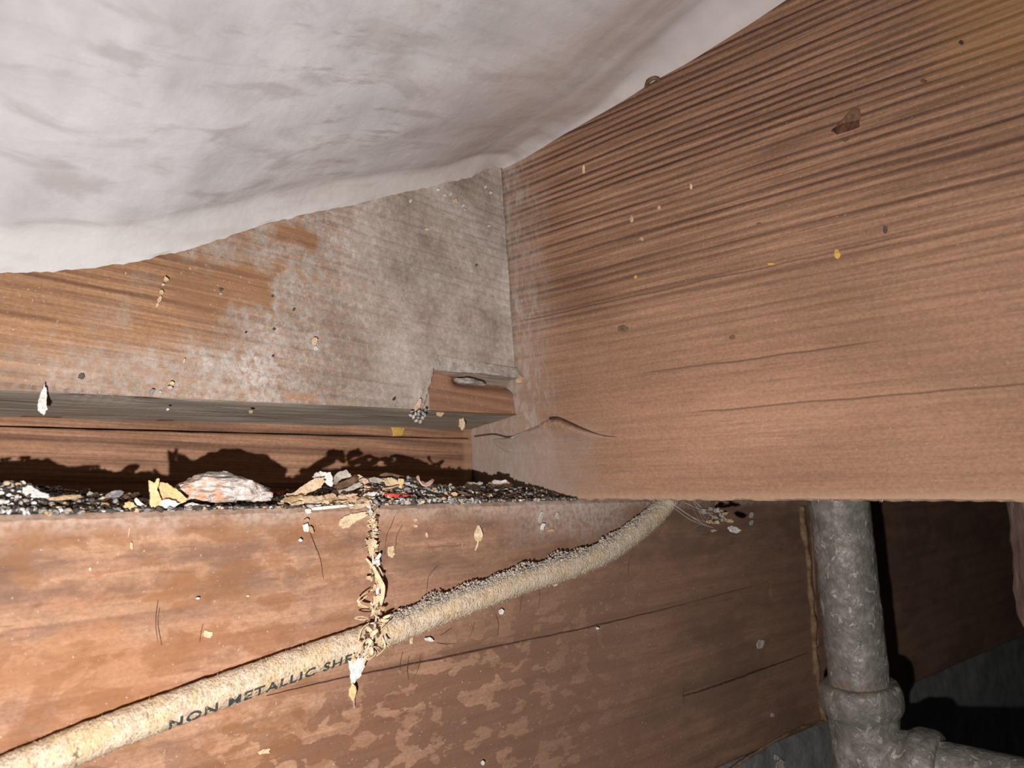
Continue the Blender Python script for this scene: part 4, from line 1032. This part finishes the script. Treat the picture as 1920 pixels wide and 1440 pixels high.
# ------------------------------------------------------------------ small flakes caught in webs on the boards
def stuck(px, py, w, h, y, mat, label, ang=0.0, gap=0.0025, cat='flake', nm='caught_flake', grp=None):
    return chip(nm, blob(px, py, w, h, 8, ang, 0.25), y - gap, mat, rnd.uniform(-.2, .3), 0.0007, 0.15, label, cat, grp, 0.04)
SB = 'tiny flake caught in cobweb on the front of the sill beam'; GB = 'tiny flakes caught on the sill beam'
stuck(577, 958, 13, 10, YS, WHITE, SB, 0.3, grp=GB); stuck(575, 975, 10, 8, YS, TAN, SB, grp=GB); stuck(574, 990, 10, 18, YS, WHITE, SB, -.3, grp=GB); stuck(583, 993, 7, 14, YS, TAN, SB, -.4, grp=GB)
for x, y, w, h, m in ((563, 1013, 6, 6, WHITE), (246, 1023, 6, 13, CREAM), (241, 1000, 3, 22, PINK), (168, 1067, 5, 8, CREAM), (733, 1032, 15, 22, CREAM), (779, 975, 6, 8, CREAM), (779, 986, 6, 7, CREAM), (1014, 970, 7, 22, PALEG), (1017, 988, 6, 14, WHITE), (1030, 995, 18, 5, TAN),
                      (1045, 968, 8, 14, PALEG), (940, 1147, 9, 11, WHITE), (804, 1199, 17, 9, WHITE), (771, 1197, 6, 26, CREAM), (495, 1409, 22, 10, CREAM), (1425, 1208, 12, 20, PALEG), (905, 1430, 7, 9, WHITE), (464, 1117, 6, 4, CREAM), (370, 1122, 8, 4, WHITE), (390, 1190, 18, 14, CREAM), (1040, 1096, 8, 7, CREAM), (1120, 1178, 5, 5, WHITE), (800, 1004, 4, 9, CREAM), (948, 1118, 5, 5, WHITE)):
    stuck(x, y, w, h, YS, m, look(m, w, h, 10) + (' flake caught in cobweb on the sill beam above the cable' if y < 1457 - 0.4 * x else ' flake caught in cobweb on the sill beam below the cable'), rnd.uniform(-.3, .3), 0.003 if m is WHITE else 0.0006, grp=GB)
ts = empty('fibre_tassel', ony(898, 1025, YS - 0.002).tolist()); tag(ts, 'small cream tassel of fibres hanging on the sill beam above the cable', 'tassel')
for dx, w in ((-5, .0012), (-2, .0012), (2, .001), (6, .0012), (8, .0006)):
    P = catmull([ony(x, y, YS - d) for x, y, d in ((897, 985, .001), (897 + dx * .6, 995, .0025), (896 + dx, 1004, .003), (896 + dx * .6, 1014, .0015))], 4); ribbon('fibre', P, (0.8, -.4, .2), w, 0.0004, CREAM, ts)
ribbon('fibre', catmull([ony(x, y, YS - .002) for x, y in ((897, 1012), (895, 1022), (891, 1032))], 4), (1, 0, 0), .0007, .0004, CREAM, ts)
# dark rootlets
GH = 'dark hairline rootlets clinging to the sill beam'
for pix in (((740, 968), (734, 985), (728, 1000), (725, 1015), (720, 1040)), ((752, 985), (745, 1005), (740, 1025), (732, 1045)), ((295, 1125), (291, 1150), (290, 1175), (297, 1205)), ((299, 1140), (296, 1170), (304, 1210)), ((380, 1170), (378, 1185), (375, 1205)), ((765, 1230), (763, 1255), (766, 1275)), ((790, 1228), (786, 1250), (776, 1278)), ((756, 1222), (752, 1240), (751, 1258)), ((985, 1098), (978, 1120), (975, 1150)), ((1010, 1100), (1012, 1120), (1008, 1140)), ((930, 1150), (935, 1170), (932, 1190)), ((580, 1000), (592, 1025), (600, 1050), (605, 1085)), ((820, 1060), (805, 1080), (798, 1110)), ((826, 1192), (835, 1185), (846, 1178)), ((820, 1205), (836, 1208), (852, 1207)), ((890, 1165), (886, 1185), (876, 1200)), ((1185, 1040), (1178, 1060), (1180, 1080))):
    P = catmull([ony(x + rnd.uniform(-2, 2), y, YS - 0.0003 - 0.0012 * math.sin(i)**2) for i, (x, y) in enumerate(pix)], 5)
    o = tube('rootlet', P, [0.00012 * (1 - 0.6 * q / len(P)) for q in range(len(P))], HAIR, None, 5); recenter(o, P[-1]); tag(o, 'dark hair-thin rootlet clinging to the sill beam', 'rootlet', GH)
# on the rim board
SR = 'tiny flake caught in cobweb on the dusty rim board'; GR = 'tiny flakes caught on the rim board'
for x, y, w, h, m, g in ((311, 524, 9, 10, CREAM, .003), (306, 534, 5, 6, CREAM, .002), (302, 549, 10, 9, CREAM, .003), (298, 562, 8, 14, CREAM, .002), (294, 573, 5, 9, CREAM, .001), (590, 640, 11, 14, CREAM, .003), (591, 653, 8, 9, WHITE, .001), (345, 676, 4, 10, CREAM, .0025), (318, 727, 13, 8, PALEG, .003), (322, 719, 9, 8, YELLOW, .003), (285, 735, 7, 13, GREY, .002), (153, 706, 13, 12, DARK, .0008), (415, 543, 8, 5, DARK, .0008), (413, 551, 6, 5, PALEG, .001), (511, 555, 5, 5, DARK, .0006), (551, 580, 5, 6, DARK, .0006), (514, 617, 6, 4, DARK, .0006), (461, 623, 4, 4, DARK, .0006), (512, 667, 5, 5, DARK, .0006), (893, 497, 4, 5, DARK, .0006), (739, 748, 5, 8, DARK, .0006),
                         (853, 377, 7, 9, CREAM, .0015), (845, 364, 5, 7, WHITE, .001), (868, 386, 5, 6, WHITE, .001), (833, 366, 6, 5, WHITE, .001), (821, 356, 5, 5, WHITE, .001), (910, 351, 5, 6, WHITE, .001), (920, 362, 5, 6, WHITE, .001), (800, 430, 6, 8, CREAM, .001), (917, 424, 5, 4, WHITE, .001), (872, 394, 5, 6, PALEG, .001), (770, 377, 5, 7, WHITE, .001), (300, 735, 4, 4, WHITE, .001), (314, 768, 5, 5, WHITE, .0), (470, 772, 8, 6, TAN, .0)):
    stuck(x, y, w, h, YC, m, (look(m, w, h, 9) + (' flake caught on the rim board just under the white sheet' if y < 440 else ' flake in a loose chain on the orange part of the rim board' if x < 320 and y < 600 else ' flake near the lower edge of the dusty rim board' if y > 660 else ' flake caught on the grey dusty rim board')) if m is not DARK else 'tiny dark speck on the dusty rim board', 0.4, g, 'flake' if m is not DARK else 'speck', 'caught_flake' if m is not DARK else 'dark_speck', GR if m is not DARK else 'dark specks on the rim board')
chip('white_husk', [(82, 722), (86, 728), (88, 742), (86, 758), (88, 768), (81, 778), (74, 772), (70, 764), (72, 748), (77, 733)], YC - 0.004, WHITE, 0.0, 0.0012, 0.1, 'long white husk hanging over the lower edge of the rim board', 'husk', None, 0.03)
cl = empty('gravel_cluster', ony(784, 790, YC - 0.002).tolist()); tag(cl, 'cluster of grey crumbs and a tan sliver webbed to the rim board edge', 'cluster')
chip('sliver', [(786, 747), (790, 750), (788, 762), (778, 771), (775, 767), (780, 757)], YC - 0.003, PINK, 0.1, 0.0008, 0.1, parent=cl)
for x, y in ((772, 772), (779, 776), (786, 771), (793, 775), (775, 782), (784, 783), (792, 784), (780, 789), (788, 790), (798, 769), (785, 777), (797, 779), (770, 779)):
    V, F, I = [], [], []; grain(V, F, I, ony(x, y, YC - 0.003 - rnd.uniform(0, .002)), 0.0013, 0, 0.8); mobj('crumb', V, F, rnd.choice([PALEG, GREY, PALEG]), cl)
chip('cream_husk', [(862, 786), (867, 784), (871, 792), (870, 801), (866, 806), (861, 799)], YC + 0.012, CREAM, 0.0, 0.0012, 0.1, 'small cream husk hanging under the rim board by yellow dab', 'husk', None, 0.03)
chip('tan_crumb', [(818, 772), (828, 770), (831, 776), (826, 782), (819, 780)], YC + 0.004, TAN, 0.0, 0.0012, 0.1, 'small tan crumb under the rim board beside the gravel cluster', 'crumb', None, 0.03)
# web lump and crumb in the hollow
lump('cobweb_lump', 880, 716, 66, 13, YC + 0.001, DUSTM, 3.0, 0.35, 'grey cobweb lump lying in the hollow under the splinter', 'cobweb', -0.1)
lump('yellow_crumb', 975, 713, 17, 16, YC - 0.003, TAN, 6.0, 0.7, 'tan crumb at the end of the splinter against the joist', 'crumb')
# cobweb under the joist with a dangling white flake
wb = empty('cobweb', ony(1365, 1000, YS - 0.03).tolist()); tag(wb, 'torn cobweb under the floor joist between the cable and the pipe', 'cobweb')
yw = YS - 0.045
for i in range(15):
    a = ony(rnd.uniform(1235, 1390), rnd.uniform(938, 944), yw + rnd.uniform(-.02, .03)); b = ony(rnd.uniform(1300, 1375), rnd.uniform(955, 992), yw + rnd.uniform(-.004, .01))
    m_ = (a + b) / 2 + np.array([rnd.uniform(-.002, .002), 0, -rnd.uniform(0, .003)]); tube('web_thread', catmull([a, m_, b], 4), rnd.uniform(0.00003, 0.00009), WEB, wb, 4)
for i in range(18):
    chip('web_tuft', blob(rnd.gauss(1345, 14), rnd.gauss(970, 11), rnd.uniform(5, 14), rnd.uniform(4, 9), 7, rnd.uniform(-1, 1), .4), yw + rnd.uniform(-.003, .005), rnd.choice([DUSTM, PALEG, TAN]), 0, 0.0007, .3, rag=0.06, parent=wb)
chip('white_flake', [(1362, 990), (1370, 986), (1380, 989), (1388, 995), (1382, 1000), (1370, 997)], yw, WHITE, 0.3, 0.0007, 0.1, 'white flake dangling in the torn cobweb under the joist', 'flake', None, 0.02)
for x, y, w, h in ((1408, 966, 6, 12), (1409, 980, 6, 10), (1448, 1340, 5, 9), (1462, 1435, 16, 24), (1455, 1420, 8, 12)):
    stuck(x, y, w, h, YS, PALEG, 'pale speck on the darker end of the sill beam near the pipe', 0.1, 0.0006, 'speck', 'pale_speck', 'pale specks near the pipe')
